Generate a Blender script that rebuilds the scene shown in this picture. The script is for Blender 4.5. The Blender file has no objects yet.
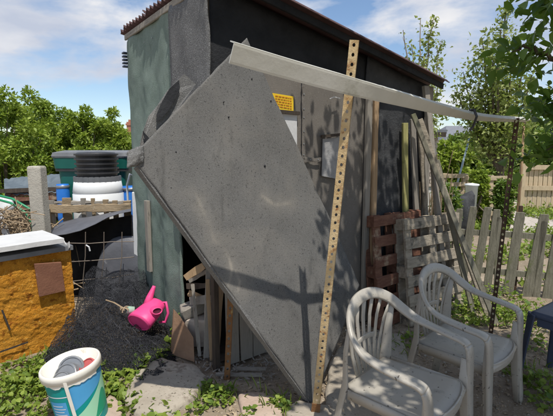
import bpy, bmesh, math, random
import numpy as np
from mathutils import Vector, Matrix, noise

rng = random.Random(7)
nr = np.random.default_rng(11)
SC = bpy.context.scene
COL = SC.collection

# ------------------------------------------------------------------ camera
F, CX, CY, EYE, PITCH = 418.0, 276.5, 208.0, 1.55, math.radians(8)
cam = bpy.data.cameras.new('camera')
cam.sensor_width = 36.0
cam.lens = 36.0 * F / 553.0
cam.clip_start = 0.05
cam.clip_end = 2000.0
camo = bpy.data.objects.new('camera', cam)
COL.objects.link(camo)
camo.location = (0, 0, EYE)
camo.rotation_euler = (math.radians(90) - PITCH, 0, 0)
SC.camera = camo

# ------------------------------------------------------------------ sky + sun
SUN = Vector((0.15, -0.375, 0.915)).normalized()
w = bpy.data.worlds.new('World')
SC.world = w
w.use_nodes = True
nt = w.node_tree
nt.nodes.clear()
wo = nt.nodes.new('ShaderNodeOutputWorld')
sky = nt.nodes.new('ShaderNodeTexSky')
sky.sky_type = 'NISHITA'
sky.sun_disc = False
sky.sun_elevation = math.asin(SUN.z)
sky.sun_rotation = math.atan2(SUN.x, SUN.y)
sky.air_density = 1.0
sky.dust_density = 0.25
sky.ozone_density = 3.0
bg = nt.nodes.new('ShaderNodeBackground')
bg.inputs['Strength'].default_value = 0.145
nt.links.new(sky.outputs[0], bg.inputs['Color'])
bgc = nt.nodes.new('ShaderNodeBackground')
bgc.inputs['Strength'].default_value = 0.9
tc = nt.nodes.new('ShaderNodeTexCoord')
mp = nt.nodes.new('ShaderNodeMapping')
mp.inputs['Location'].default_value = (2.35, 0.9, 0.1)
mp.inputs['Scale'].default_value = (1.0, 1.0, 2.6)
nt.links.new(tc.outputs['Generated'], mp.inputs['Vector'])
n1 = nt.nodes.new('ShaderNodeTexNoise')
n1.inputs['Scale'].default_value = 2.3
n1.inputs['Detail'].default_value = 9
n1.inputs['Roughness'].default_value = 0.56
n1.inputs['Distortion'].default_value = 0.25
nt.links.new(mp.outputs[0], n1.inputs['Vector'])
cr = nt.nodes.new('ShaderNodeValToRGB')
cr.color_ramp.elements[0].position = 0.455
cr.color_ramp.elements[1].position = 0.575
nt.links.new(n1.outputs['Fac'], cr.inputs['Fac'])
n2 = nt.nodes.new('ShaderNodeTexNoise')
n2.inputs['Scale'].default_value = 4.0
n2.inputs['Detail'].default_value = 6
nt.links.new(mp.outputs[0], n2.inputs['Vector'])
cr2 = nt.nodes.new('ShaderNodeValToRGB')
cr2.color_ramp.elements[0].position = 0.35
cr2.color_ramp.elements[0].color = (0.60, 0.66, 0.80, 1)
cr2.color_ramp.elements[1].position = 0.65
cr2.color_ramp.elements[1].color = (0.98, 0.98, 1.0, 1)
nt.links.new(n2.outputs['Fac'], cr2.inputs['Fac'])
nt.links.new(cr2.outputs[0], bgc.inputs['Color'])
mx = nt.nodes.new('ShaderNodeMixShader')
nt.links.new(cr.outputs[0], mx.inputs[0])
nt.links.new(bg.outputs[0], mx.inputs[1])
nt.links.new(bgc.outputs[0], mx.inputs[2])
nt.links.new(mx.outputs[0], wo.inputs[0])

sun = bpy.data.lights.new('sun', 'SUN')
sun.energy = 4.4
sun.angle = math.radians(0.53)
sun.color = (1.0, 0.955, 0.88)
suno = bpy.data.objects.new('sun', sun)
COL.objects.link(suno)
suno.location = (2, -5, 12)
suno.rotation_euler = SUN.to_track_quat('Z', 'Y').to_euler()

SC.view_settings.view_transform = 'Standard'
SC.view_settings.look = 'None'
SC.view_settings.exposure = 0.0
SC.view_settings.gamma = 1.0
SC.view_settings.use_curve_mapping = False

# ------------------------------------------------------------------ survey helpers (sight line -> real point)
def ray(x, y):
    a, b = (x - CX) / F, -(y - CY) / F
    return Vector((a, math.cos(PITCH) + b * math.sin(PITCH), -math.sin(PITCH) + b * math.cos(PITCH)))
EYEP = Vector((0, 0, EYE))
def at(x, y, Y):
    r = ray(x, y)
    return EYEP + r * (Y / r.y)
def gr(x, y, z=0.0):
    r = ray(x, y)
    return EYEP + r * ((z - EYE) / r.z)
def onplane(x, y, p, n):
    r = ray(x, y)
    return EYEP + r * ((p - EYEP).dot(n) / r.dot(n))
def V(*a):
    return Vector(a)
def fbm(x, y, z=0.0, o=3):
    return noise.fractal(Vector((x, y, z)), 1.0, 2.0, o)

# ------------------------------------------------------------------ materials
MATS = {}
def mat(name, c1, c2=None, scale=8.0, rough=0.8, bump=0.15, bscale=None, metal=0.0, c3=None, scale3=3.0,
        t3=0.6, spec=0.4, stretch=None, speck=None, speck_scale=120.0, speck_amt=0.62, transl=0.0, attr=False,
        fine=0.0, coord='Object', w3=0.08, stain=None, layers=()):
    if name in MATS:
        return MATS[name]
    m = bpy.data.materials.new(name)
    m.use_nodes = True
    t = m.node_tree
    N, Lk = t.nodes, t.links
    b = N['Principled BSDF']
    b.inputs['Roughness'].default_value = rough
    b.inputs['Metallic'].default_value = metal
    b.inputs['Specular IOR Level'].default_value = spec
    tcn = N.new('ShaderNodeTexCoord')
    src = tcn.outputs[coord]
    if stretch:
        mpn = N.new('ShaderNodeMapping')
        mpn.inputs['Scale'].default_value = stretch
        Lk.new(src, mpn.inputs['Vector'])
        vec = mpn.outputs[0]
    else:
        vec = src
    def nz(sc, det=5, r=0.6, v=None):
        n = N.new('ShaderNodeTexNoise')
        n.inputs['Scale'].default_value = sc
        n.inputs['Detail'].default_value = det
        n.inputs['Roughness'].default_value = r
        Lk.new(v or vec, n.inputs['Vector'])
        return n
    def ramp(inp, p0, p1):
        r = N.new('ShaderNodeMapRange')
        r.inputs[1].default_value = p0
        r.inputs[2].default_value = p1
        Lk.new(inp, r.inputs[0])
        return r.outputs[0]
    def mix(fac, a, bb):
        x = N.new('ShaderNodeMix')
        x.data_type = 'RGBA'
        if isinstance(fac, float):
            x.inputs[0].default_value = fac
        else:
            Lk.new(fac, x.inputs[0])
        for i, c in ((6, a), (7, bb)):
            if isinstance(c, tuple):
                x.inputs[i].default_value = (*c, 1)
            else:
                Lk.new(c, x.inputs[i])
        return x.outputs[2]
    if c2 is None:
        c2 = tuple(v * 0.7 for v in c1)
    base = nz(scale)
    if attr:
        at_ = N.new('ShaderNodeAttribute')
        at_.attribute_name = 'tone'
        col = mix(at_.outputs['Fac'], c1, c2)
    else:
        col = mix(ramp(base.outputs['Fac'], 0.32, 0.68), c1, c2)
    if c3 is not None:
        n3 = nz(scale3, 6, 0.65, src)
        col = mix(ramp(n3.outputs['Fac'], t3, t3 + w3), col, c3)
    if speck is not None:
        n4 = nz(speck_scale, 2, 0.6, src)
        col = mix(ramp(n4.outputs['Fac'], speck_amt, speck_amt + 0.06), col, speck)
    for lc, ls, lt, lw, lst in layers:
        v_ = src
        if lst:
            m_ = N.new('ShaderNodeMapping')
            m_.inputs['Scale'].default_value = lst
            Lk.new(src, m_.inputs['Vector'])
            v_ = m_.outputs[0]
        nl = nz(ls, 7, 0.68, v_)
        col = mix(ramp(nl.outputs['Fac'], lt, lt + lw), col, lc)
    if stain is not None:
        sa = N.new('ShaderNodeAttribute')
        sa.attribute_name = 'stain'
        col = mix(sa.outputs['Fac'], col, stain)
    Lk.new(col, b.inputs['Base Color'])
    if bump > 0:
        bn = N.new('ShaderNodeBump')
        bn.inputs['Strength'].default_value = min(1.0, bump)
        bn.inputs['Distance'].default_value = 0.02
        nb = nz(bscale or scale * 3, 6, 0.65)
        Lk.new(nb.outputs['Fac'], bn.inputs['Height'])
        Lk.new(bn.outputs[0], b.inputs['Normal'])
    if transl > 0:
        out = N['Material Output']
        tr = N.new('ShaderNodeBsdfTranslucent')
        tcol = mix(0.5, col, (0.30, 0.42, 0.03))
        Lk.new(tcol, tr.inputs['Color'])
        ms = N.new('ShaderNodeMixShader')
        ms.inputs[0].default_value = transl
        Lk.new(b.outputs[0], ms.inputs[1])
        Lk.new(tr.outputs[0], ms.inputs[2])
        Lk.new(ms.outputs[0], out.inputs['Surface'])
    MATS[name] = m
    return m

M_felt = mat('grey_mineral_felt', (0.14, 0.138, 0.133), (0.19, 0.187, 0.18), 3.0, 0.95, 0.55, 160, spec=0.15,
             speck=(0.29, 0.288, 0.28), speck_scale=210, speck_amt=0.56, c3=(0.275, 0.255, 0.22), scale3=1.5, t3=0.54, w3=0.25)
M_feltp = mat('stained_grey_felt', (0.124, 0.121, 0.115), (0.163, 0.159, 0.150), 3.0, 0.95, 0.35, 220, spec=0.12,
              speck=(0.185, 0.182, 0.175), speck_scale=260, speck_amt=0.54, stain=(0.36, 0.325, 0.27),
              layers=(((0.195, 0.182, 0.162), 1.6, 0.48, 0.25, None), ((0.055, 0.054, 0.053), 85, 0.585, 0.07, None), ((0.075, 0.074, 0.071), 3.4, 0.56, 0.2, (2.2, 1, 0.7)), ((0.19, 0.185, 0.172), 6, 0.63, 0.16, (2.5, 2.5, 0.6)), ((0.045, 0.045, 0.045), 140, 0.60, 0.06, None),
                      ((0.06, 0.06, 0.06), 16, 0.725, 0.03, None), ((0.26, 0.24, 0.205), 9, 0.68, 0.10, (1, 1, 0.35))))
M_feltb = mat('brown_grey_felt', (0.16, 0.145, 0.128), (0.205, 0.185, 0.162), 3.5, 0.95, 0.3, 220, spec=0.12,
              speck=(0.25, 0.23, 0.205), speck_scale=110, speck_amt=0.62, layers=(((0.09, 0.08, 0.07), 70, 0.62, 0.06, None), ((0.26, 0.235, 0.20), 5, 0.62, 0.15, (2, 2, 0.6))), c3=(0.10, 0.092, 0.085), scale3=1.8, t3=0.58, w3=0.2)
M_feltg = mat('green_mineral_felt', (0.15, 0.20, 0.17), (0.225, 0.28, 0.245), 4.0, 0.95, 0.5, 140, spec=0.15,
              layers=(((0.10, 0.13, 0.115), 5, 0.60, 0.15, (3, 3, 0.6)), ((0.36, 0.38, 0.35), 7, 0.66, 0.10, (2, 2, 0.5)), ((0.08, 0.09, 0.085), 70, 0.64, 0.05, None)),
              speck=(0.30, 0.35, 0.32), speck_scale=120, speck_amt=0.62, c3=(0.27, 0.30, 0.27), scale3=2.2, t3=0.56, w3=0.2)
M_feltd = mat('dark_grey_felt', (0.12, 0.12, 0.12), (0.19, 0.19, 0.188), 4.0, 0.95, 0.6, 90, spec=0.15,
              speck=(0.30, 0.30, 0.295), speck_scale=150, speck_amt=0.56)
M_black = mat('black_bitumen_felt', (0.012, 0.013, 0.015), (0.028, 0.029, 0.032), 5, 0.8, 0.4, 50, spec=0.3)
M_blackt = mat('torn_black_felt', (0.034, 0.035, 0.038), (0.07, 0.072, 0.075), 6, 0.85, 0.5, 40, spec=0.25,
               c3=(0.15, 0.155, 0.155), scale3=3.0, t3=0.60)
M_roof = mat('maroon_corrugated_sheet', (0.062, 0.034, 0.036), (0.105, 0.055, 0.052), 5, 0.75, 0.2, 30, c3=(0.16, 0.12, 0.11), scale3=6, t3=0.64)
M_wood = mat('weathered_grey_wood', (0.26, 0.235, 0.20), (0.37, 0.335, 0.285), 6, 0.85, 0.45, 22, stretch=(9, 9, 0.9), spec=0.2,
             c3=(0.17, 0.155, 0.13), scale3=5, t3=0.58, coord='Generated')
M_woodg = mat('grey_pallet_wood', (0.25, 0.215, 0.165), (0.42, 0.365, 0.285), 7, 0.85, 0.5, 25, stretch=(1.4, 6, 6), spec=0.2,
              c3=(0.12, 0.11, 0.09), scale3=7, t3=0.57)
M_woodr = mat('red_stained_pallet_wood', (0.135, 0.060, 0.042), (0.22, 0.112, 0.072), 7, 0.85, 0.5, 25, stretch=(1.4, 6, 6), spec=0.2,
              c3=(0.34, 0.25, 0.17), scale3=5, t3=0.58)
M_moss = mat('mossy_picket_wood', (0.175, 0.165, 0.125), (0.285, 0.265, 0.205), 7, 0.9, 0.5, 25, stretch=(6, 6, 0.9), spec=0.15,
             layers=(((0.15, 0.165, 0.075), 5, 0.55, 0.15, None), ((0.09, 0.08, 0.06), 9, 0.60, 0.10, (3, 3, 0.5)), ((0.42, 0.41, 0.36), 20, 0.68, 0.05, None)))
M_rail = mat('dirty_old_rail', (0.27, 0.20, 0.125), (0.40, 0.31, 0.20), 6, 0.9, 0.5, 25, stretch=(1.2, 6, 6), spec=0.15,
             layers=(((0.15, 0.12, 0.08), 6, 0.55, 0.15, (0.6, 2, 2)), ((0.50, 0.43, 0.33), 14, 0.64, 0.08, None)))
M_woodp = mat('pale_timber', (0.46, 0.36, 0.23), (0.58, 0.47, 0.32), 5, 0.8, 0.35, 20, stretch=(6, 6, 0.8), spec=0.2,
              c3=(0.27, 0.21, 0.14), scale3=4, t3=0.6)
M_woodm = mat('mossy_yellow_wood', (0.28, 0.27, 0.10), (0.40, 0.37, 0.16), 5, 0.85, 0.4, 20, stretch=(8, 8, 0.9), spec=0.2,
              c3=(0.17, 0.18, 0.06), scale3=4, t3=0.56)
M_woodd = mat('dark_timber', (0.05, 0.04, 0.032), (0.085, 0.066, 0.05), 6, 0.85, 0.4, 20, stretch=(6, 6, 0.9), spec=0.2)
M_woodt = mat('tan_timber', (0.33, 0.22, 0.125), (0.43, 0.30, 0.18), 6, 0.85, 0.4, 20, stretch=(8, 8, 0.9), spec=0.2,
              c3=(0.22, 0.17, 0.12), scale3=5, t3=0.58)
M_upvc = mat('weathered_white_plastic', (0.55, 0.54, 0.47), (0.64, 0.63, 0.57), 4, 0.45, 0.08, 30, spec=0.4,
             c3=(0.36, 0.35, 0.27), scale3=5, t3=0.60, w3=0.15)
M_upvcw = mat('white_plastic_post', (0.62, 0.63, 0.64), (0.72, 0.72, 0.72), 4, 0.5, 0.1, 30, c3=(0.42, 0.41, 0.38), scale3=6, t3=0.62)
M_rust = mat('rusty_yellow_angle_iron', (0.64, 0.50, 0.29), (0.52, 0.36, 0.17), 16, 0.75, 0.4, 60, c3=(0.27, 0.105, 0.035), scale3=22, t3=0.55, w3=0.12, spec=0.3)
M_rustd = mat('dark_rusty_iron', (0.055, 0.04, 0.03), (0.10, 0.055, 0.032), 9, 0.8, 0.4, 60, c3=(0.045, 0.035, 0.03), scale3=8, t3=0.55, spec=0.3)
M_rusto = mat('orange_rusty_iron', (0.27, 0.13, 0.048), (0.16, 0.075, 0.032), 14, 0.8, 0.4, 60, c3=(0.40, 0.28, 0.12), scale3=18, t3=0.58)
M_rustp = mat('rust_brown_plate', (0.185, 0.080, 0.048), (0.25, 0.115, 0.068), 8, 0.7, 0.25, 60, c3=(0.30, 0.16, 0.12), scale3=22, t3=0.63)
M_foam = mat('aged_orange_foam', (0.52, 0.215, 0.022), (0.67, 0.315, 0.045), 5, 0.9, 1.0, 55, spec=0.1, c3=(0.30, 0.105, 0.016), scale3=16, t3=0.56,
             layers=(((0.33, 0.125, 0.02), 6, 0.54, 0.2, (1, 1, 3.5)), ((0.66, 0.36, 0.085), 12, 0.62, 0.12, (1, 1, 3)), ((0.16, 0.06, 0.012), 30, 0.66, 0.05, (1, 1, 2.5))),
             speck=(0.80, 0.47, 0.12), speck_scale=40, speck_amt=0.66)
M_white = mat('dirty_white_board', (0.58, 0.58, 0.575), (0.68, 0.68, 0.67), 4, 0.55, 0.2, 20, layers=(((0.35, 0.33, 0.30), 18, 0.66, 0.06, None), ((0.45, 0.43, 0.38), 5, 0.60, 0.2, None)), c3=(0.42, 0.41, 0.39), scale3=9, t3=0.66)
M_whiteb = mat('white_barrel_plastic', (0.74, 0.76, 0.76), (0.82, 0.83, 0.83), 4, 0.4, 0.05)
M_green = mat('dark_green_plastic', (0.008, 0.105, 0.085), (0.012, 0.135, 0.105), 4, 0.45, 0.05)
M_blackp = mat('black_ribbed_plastic', (0.028, 0.028, 0.03), (0.05, 0.05, 0.053), 6, 0.45, 0.1)
M_greyp = mat('faded_grey_lid_plastic', (0.13, 0.14, 0.15), (0.20, 0.205, 0.215), 6, 0.6, 0.1)
M_blue = mat('blue_drum_plastic', (0.015, 0.14, 0.52), (0.03, 0.20, 0.62), 5, 0.4, 0.05)
M_tarp = mat('black_plastic_sheet', (0.085, 0.088, 0.10), (0.13, 0.134, 0.15), 5, 0.5, 0.2, 20, spec=0.45, c3=(0.24, 0.24, 0.245), scale3=7, t3=0.64)
M_tarpb = mat('slate_blue_tarp', (0.085, 0.11, 0.13), (0.14, 0.17, 0.19), 6, 0.6, 0.4, 14)
M_net = mat('black_garden_netting', (0.012, 0.012, 0.014), (0.026, 0.027, 0.030), 18, 0.8, 0.9, 60, spec=0.3)
M_netl = mat('netting_strands', (0.035, 0.036, 0.042), (0.095, 0.10, 0.112), 7, 0.6, 0.0, spec=0.4)
M_pink = mat('pink_plastic', (0.72, 0.055, 0.22), (0.80, 0.085, 0.27), 6, 0.45, 0.1, 40)
M_pinkd = mat('pink_shaded_inside', (0.07, 0.004, 0.02), (0.09, 0.005, 0.025), 6, 0.6, 0.0)  # pink darkened by colour to imitate shade inside the neck
M_tub = mat('cream_tub_plastic', (0.72, 0.69, 0.60), (0.80, 0.77, 0.69), 5, 0.5, 0.08, c3=(0.50, 0.45, 0.36), scale3=9, t3=0.64)
M_teal = mat('teal_print', (0.0, 0.27, 0.25), (0.0, 0.31, 0.29), 5, 0.4, 0.0)
M_lblue = mat('blue_print', (0.07, 0.33, 0.62), (0.09, 0.38, 0.67), 5, 0.4, 0.0)
M_lgreen = mat('pale_green_print', (0.34, 0.66, 0.44), (0.38, 0.70, 0.48), 5, 0.4, 0.0)
M_dgreen = mat('leaf_green_print', (0.01, 0.30, 0.16), (0.015, 0.34, 0.19), 5, 0.4, 0.0)
M_wprint = mat('white_print', (0.75, 0.78, 0.80), None, 5, 0.4, 0.0)
M_tin = mat('tin_lid_grey', (0.22, 0.23, 0.24), (0.32, 0.33, 0.34), 9, 0.4, 0.1, metal=0.5)
M_redlid = mat('faded_red_lid', (0.42, 0.075, 0.075), (0.50, 0.12, 0.11), 9, 0.5, 0.1)
M_conc = mat('pale_concrete', (0.40, 0.37, 0.315), (0.50, 0.47, 0.40), 9, 0.95, 0.4, 60, c3=(0.30, 0.29, 0.22), scale3=6, t3=0.60, speck=(0.24, 0.22, 0.18), speck_scale=70, speck_amt=0.66)
M_slab = mat('dusty_stone_slab', (0.33, 0.285, 0.225), (0.45, 0.40, 0.325), 4, 0.95, 0.55, 30, c3=(0.24, 0.20, 0.155), scale3=7, t3=0.58, speck=(0.17, 0.145, 0.11), speck_scale=45, speck_amt=0.64)
M_slabp = mat('pinkish_stone_slab', (0.40, 0.30, 0.235), (0.50, 0.395, 0.315), 4, 0.95, 0.4, 30, c3=(0.28, 0.23, 0.18), scale3=7, t3=0.60)
M_brick = mat('red_brick', (0.36, 0.135, 0.085), (0.44, 0.19, 0.12), 12, 0.9, 0.3)
M_pbrick = mat('pale_brick', (0.46, 0.38, 0.31), (0.55, 0.47, 0.39), 12, 0.9, 0.3)
M_slate = mat('slate_roof', (0.15, 0.16, 0.18), (0.21, 0.22, 0.24), 8, 0.7, 0.2)
M_wallfar = mat('rendered_wall', (0.55, 0.52, 0.47), (0.62, 0.59, 0.54), 5, 0.9, 0.1)
M_chair = mat('grey_beige_chair_plastic', (0.37, 0.342, 0.292), (0.425, 0.395, 0.342), 5, 0.36, 0.03, 45, spec=0.5,
              layers=(((0.20, 0.19, 0.15), 14, 0.62, 0.12, None), ((0.055, 0.046, 0.036), 48, 0.63, 0.03, None)),
              c3=(0.235, 0.22, 0.19), scale3=8, t3=0.60, w3=0.15, speck=(0.10, 0.09, 0.075), speck_scale=38, speck_amt=0.74)
M_navy = mat('navy_plastic', (0.030, 0.042, 0.075), (0.05, 0.065, 0.105), 7, 0.45, 0.15, 60)
M_yellow = mat('yellow_sign_print', (0.80, 0.52, 0.02), (0.84, 0.56, 0.03), 6, 0.5, 0.0)
M_redpr = mat('red_sign_print', (0.62, 0.20, 0.02), None, 6, 0.5, 0.0)
M_paper = mat('faded_paper', (0.27, 0.265, 0.265), (0.37, 0.365, 0.36), 9, 0.9, 0.3, 30, c3=(0.34, 0.33, 0.32), scale3=12, t3=0.58)
M_bark = mat('bark', (0.11, 0.085, 0.06), (0.18, 0.145, 0.105), 12, 0.9, 0.6, 30)
M_barkp = mat('pale_bark', (0.24, 0.20, 0.15), (0.33, 0.28, 0.21), 12, 0.9, 0.5, 30)
M_leafL = mat('bright_shrub_leaf', (0.13, 0.225, 0.024), (0.42, 0.50, 0.085), rough=0.5, bump=0, transl=0.35, attr=True)
M_leafP = mat('pear_leaf', (0.12, 0.18, 0.035), (0.42, 0.45, 0.15), rough=0.5, bump=0, transl=0.35, attr=True)
M_leafD = mat('dark_fruit_tree_leaf', (0.035, 0.095, 0.020), (0.15, 0.26, 0.045), rough=0.42, bump=0, transl=0.42, attr=True)
M_leafW = mat('weed_leaf', (0.07, 0.14, 0.018), (0.30, 0.38, 0.06), rough=0.55, bump=0, transl=0.30, attr=True)
M_leafH = mat('hedge_leaf', (0.06, 0.125, 0.022), (0.22, 0.31, 0.06), rough=0.5, bump=0, transl=0.3, attr=True)
M_dry = mat('dry_litter', (0.20, 0.145, 0.085), (0.44, 0.35, 0.235), rough=0.9, bump=0, attr=True)
M_stone = mat('small_stones', (0.20, 0.175, 0.14), (0.46, 0.42, 0.35), rough=0.95, bump=0.3, bscale=60, attr=True)
M_twig = mat('dry_twigs', (0.25, 0.18, 0.11), (0.38, 0.29, 0.19), 12, 0.9, 0.3)
M_hose = mat('green_hose', (0.02, 0.22, 0.10), (0.03, 0.28, 0.13), 6, 0.4, 0.0)
M_hosew = mat('grey_white_hose', (0.55, 0.56, 0.58), (0.63, 0.64, 0.65), 6, 0.4, 0.0)
M_wire = mat('rusty_wire', (0.19, 0.15, 0.12), (0.27, 0.23, 0.19), 20, 0.7, 0.0, metal=0.3)
M_pole = mat('pale_blue_pole', (0.42, 0.56, 0.66), (0.50, 0.63, 0.72), 6, 0.4, 0.05)
M_brown = mat('brown_fibre_board', (0.21, 0.125, 0.075), (0.29, 0.18, 0.11), 6, 0.9, 0.3, 40)

# ------------------------------------------------------------------ mesh collector
class MB:
    def __init__(s):
        s.v, s.f = [], []
    def add(s, vs, fs):
        o = len(s.v)
        s.v += [Vector(p) for p in vs]
        s.f += [tuple(i + o for i in f) for f in fs]
        return s
    def box(s, c, size, ax=None, jit=0.0):
        """box centred at c, ax = (X, Y, Z) unit axes"""
        c = Vector(c)
        X, Y, Z = ax or (V(1, 0, 0), V(0, 1, 0), V(0, 0, 1))
        a, b, d = size[0] / 2, size[1] / 2, size[2] / 2
        vs = [c + X * (i * a) + Y * (j * b) + Z * (k * d) for k in (-1, 1) for j in (-1, 1) for i in (-1, 1)]
        if jit:
            vs = [p + V(rng.uniform(-jit, jit), rng.uniform(-jit, jit), rng.uniform(-jit, jit)) for p in vs]
        return s.add(vs, [(0, 2, 3, 1), (4, 5, 7, 6), (0, 1, 5, 4), (2, 6, 7, 3), (0, 4, 6, 2), (1, 3, 7, 5)])
    def plank(s, p0, p1, width, thick, face, seg=1, bow=0.0, jit=0.0, taper=1.0):
        """board from p0 to p1; face = rough direction its broad side looks"""
        p0, p1 = Vector(p0), Vector(p1)
        d = (p1 - p0).normalized()
        side = d.cross(Vector(face)).normalized()
        nrm = side.cross(d).normalized()
        vs, fs = [], []
        for i in range(seg + 1):
            q = i / seg
            c = p0.lerp(p1, q) + nrm * (bow * math.sin(math.pi * q))
            k = 1 + (taper - 1) * q
            for a, b in ((-1, -1), (1, -1), (1, 1), (-1, 1)):
                vs.append(c + side * (a * width * k / 2 + (rng.uniform(-jit, jit) if jit else 0)) + nrm * (b * thick / 2))
        for i in range(seg):
            o = i * 4
            for j in range(4):
                fs.append((o + j, o + (j + 1) % 4, o + 4 + (j + 1) % 4, o + 4 + j))
        fs += [(3, 2, 1, 0), tuple(seg * 4 + j for j in range(4))]
        return s.add(vs, fs)
    def tube(s, pts, r, n=8, caps=True, flat=None):
        """tube along pts; r number or list; flat=(dir, factor) squashes the section across dir"""
        pts = [Vector(p) for p in pts]
        k = len(pts)
        rs = r if isinstance(r, (list, tuple)) else [r] * k
        vs, fs = [], []
        up = None
        for i, p in enumerate(pts):
            d = (pts[min(i + 1, k - 1)] - pts[max(i - 1, 0)]).normalized()
            if up is None:
                up = V(0, 0, 1) if abs(d.z) < 0.9 else V(0, 1, 0)
            a = d.cross(up).normalized()
            b = a.cross(d).normalized()
            up = b
            for j in range(n):
                t = 2 * math.pi * j / n
                vs.append(p + (a * math.cos(t) + b * math.sin(t)) * rs[i])
        for i in range(k - 1):
            for j in range(n):
                fs.append((i * n + j, i * n + (j + 1) % n, (i + 1) * n + (j + 1) % n, (i + 1) * n + j))
        if caps:
            fs += [tuple(reversed(range(n))), tuple((k - 1) * n + j for j in range(n))]
        return s.add(vs, fs)
    def band(s, pts, sides, ups, wd, th):
        """rectangular-section ribbon through pts with given side/up axes, widths and thicknesses"""
        k = len(pts)
        wd = wd if isinstance(wd, (list, tuple)) else [wd] * k
        th = th if isinstance(th, (list, tuple)) else [th] * k
        vs, fs = [], []
        prof = [(-.5, -.3), (-.38, -.5), (.38, -.5), (.5, -.3), (.5, .3), (.38, .5), (-.38, .5), (-.5, .3)]
        n = len(prof)
        for p, a, b, w_, t_ in zip(pts, sides, ups, wd, th):
            for x, y in prof:
                vs.append(Vector(p) + Vector(a) * (x * w_) + Vector(b) * (y * t_))
        for i in range(k - 1):
            for j in range(n):
                fs.append((i * n + j, i * n + (j + 1) % n, (i + 1) * n + (j + 1) % n, (i + 1) * n + j))
        fs += [tuple(reversed(range(n))), tuple((k - 1) * n + j for j in range(n))]
        return s.add(vs, fs)
    def lathe(s, prof, n=28, mtx=None, close=False):
        vs, fs = [], []
        for r, z in prof:
            for j in range(n):
                t = 2 * math.pi * j / n
                p = V(r * math.cos(t), r * math.sin(t), z)
                vs.append(mtx @ p if mtx else p)
        for i in range(len(prof) - 1):
            for j in range(n):
                fs.append((i * n + j, i * n + (j + 1) % n, (i + 1) * n + (j + 1) % n, (i + 1) * n + j))
        return s.add(vs, fs)
    def grid(s, fn, nu, nv):
        vs = [fn(i / nu, j / nv) for j in range(nv + 1) for i in range(nu + 1)]
        fs = [(j * (nu + 1) + i, j * (nu + 1) + i + 1, (j + 1) * (nu + 1) + i + 1, (j + 1) * (nu + 1) + i) for j in range(nv) for i in range(nu)]
        return s.add(vs, fs)
    def poly(s, pts, thick, nrm):
        """flat polygon with thickness"""
        n = len(pts)
        nrm = Vector(nrm)
        vs = [Vector(p) for p in pts] + [Vector(p) - nrm * thick for p in pts]
        fs = [tuple(range(n)), tuple(reversed(range(n, 2 * n)))]
        fs += [(i, n + i, n + (i + 1) % n, (i + 1) % n) for i in range(n)]
        return s.add(vs, fs)

def tag(o, label=None, cat=None, group=None, kind=None):
    for k, v in (('label', label), ('category', cat), ('group', group), ('kind', kind)):
        if v:
            o[k] = v
    return o
def empty(name, loc, label, cat, group=None, rz=0.0):
    o = bpy.data.objects.new(name, None)
    COL.objects.link(o)
    o.location = loc
    o.rotation_euler = (0, 0, rz)
    return tag(o, label, cat, group)
def build(name, mb, m, parent=None, local=False, smooth=False, bevel=0.0, solid=0.0, label=None, cat=None, group=None, kind=None, bseg=1):
    me = bpy.data.meshes.new(name)
    vs = mb.v
    loc = Vector((0, 0, 0))
    if not local:
        if parent is None:
            lo = [min(p[i] for p in vs) for i in range(3)]
            hi = [max(p[i] for p in vs) for i in range(3)]
            loc = V((lo[0] + hi[0]) / 2, (lo[1] + hi[1]) / 2, lo[2])
            vs = [p - loc for p in vs]
        else:
            off = Vector(parent.location)
            pp = parent.parent
            while pp:
                off += Vector(pp.location)
                pp = pp.parent
            lo = [min(p[i] for p in vs) for i in range(3)]
            hi = [max(p[i] for p in vs) for i in range(3)]
            c = V((lo[0] + hi[0]) / 2, (lo[1] + hi[1]) / 2, (lo[2] + hi[2]) / 2)
            vs = [p - c for p in vs]
            loc = c - off
    me.from_pydata([tuple(p) for p in vs], [], mb.f)
    me.materials.append(m)
    if smooth:
        me.polygons.foreach_set('use_smooth', [True] * len(me.polygons))
    me.update()
    o = bpy.data.objects.new(name, me)
    COL.objects.link(o)
    o.location = loc
    if parent:
        o.parent = parent
    if solid:
        md = o.modifiers.new('solid', 'SOLIDIFY')
        md.thickness = solid
        md.offset = -1
    if bevel:
        md = o.modifiers.new('bevel', 'BEVEL')
        md.width = bevel
        md.segments = bseg
        md.limit_method = 'ANGLE'
    return tag(o, label, cat, group, kind)
def copy_tree(o, parent=None):
    c = o.copy()
    COL.objects.link(c)
    c.parent = parent
    for ch in o.children:
        copy_tree(ch, c)
    return c

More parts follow.
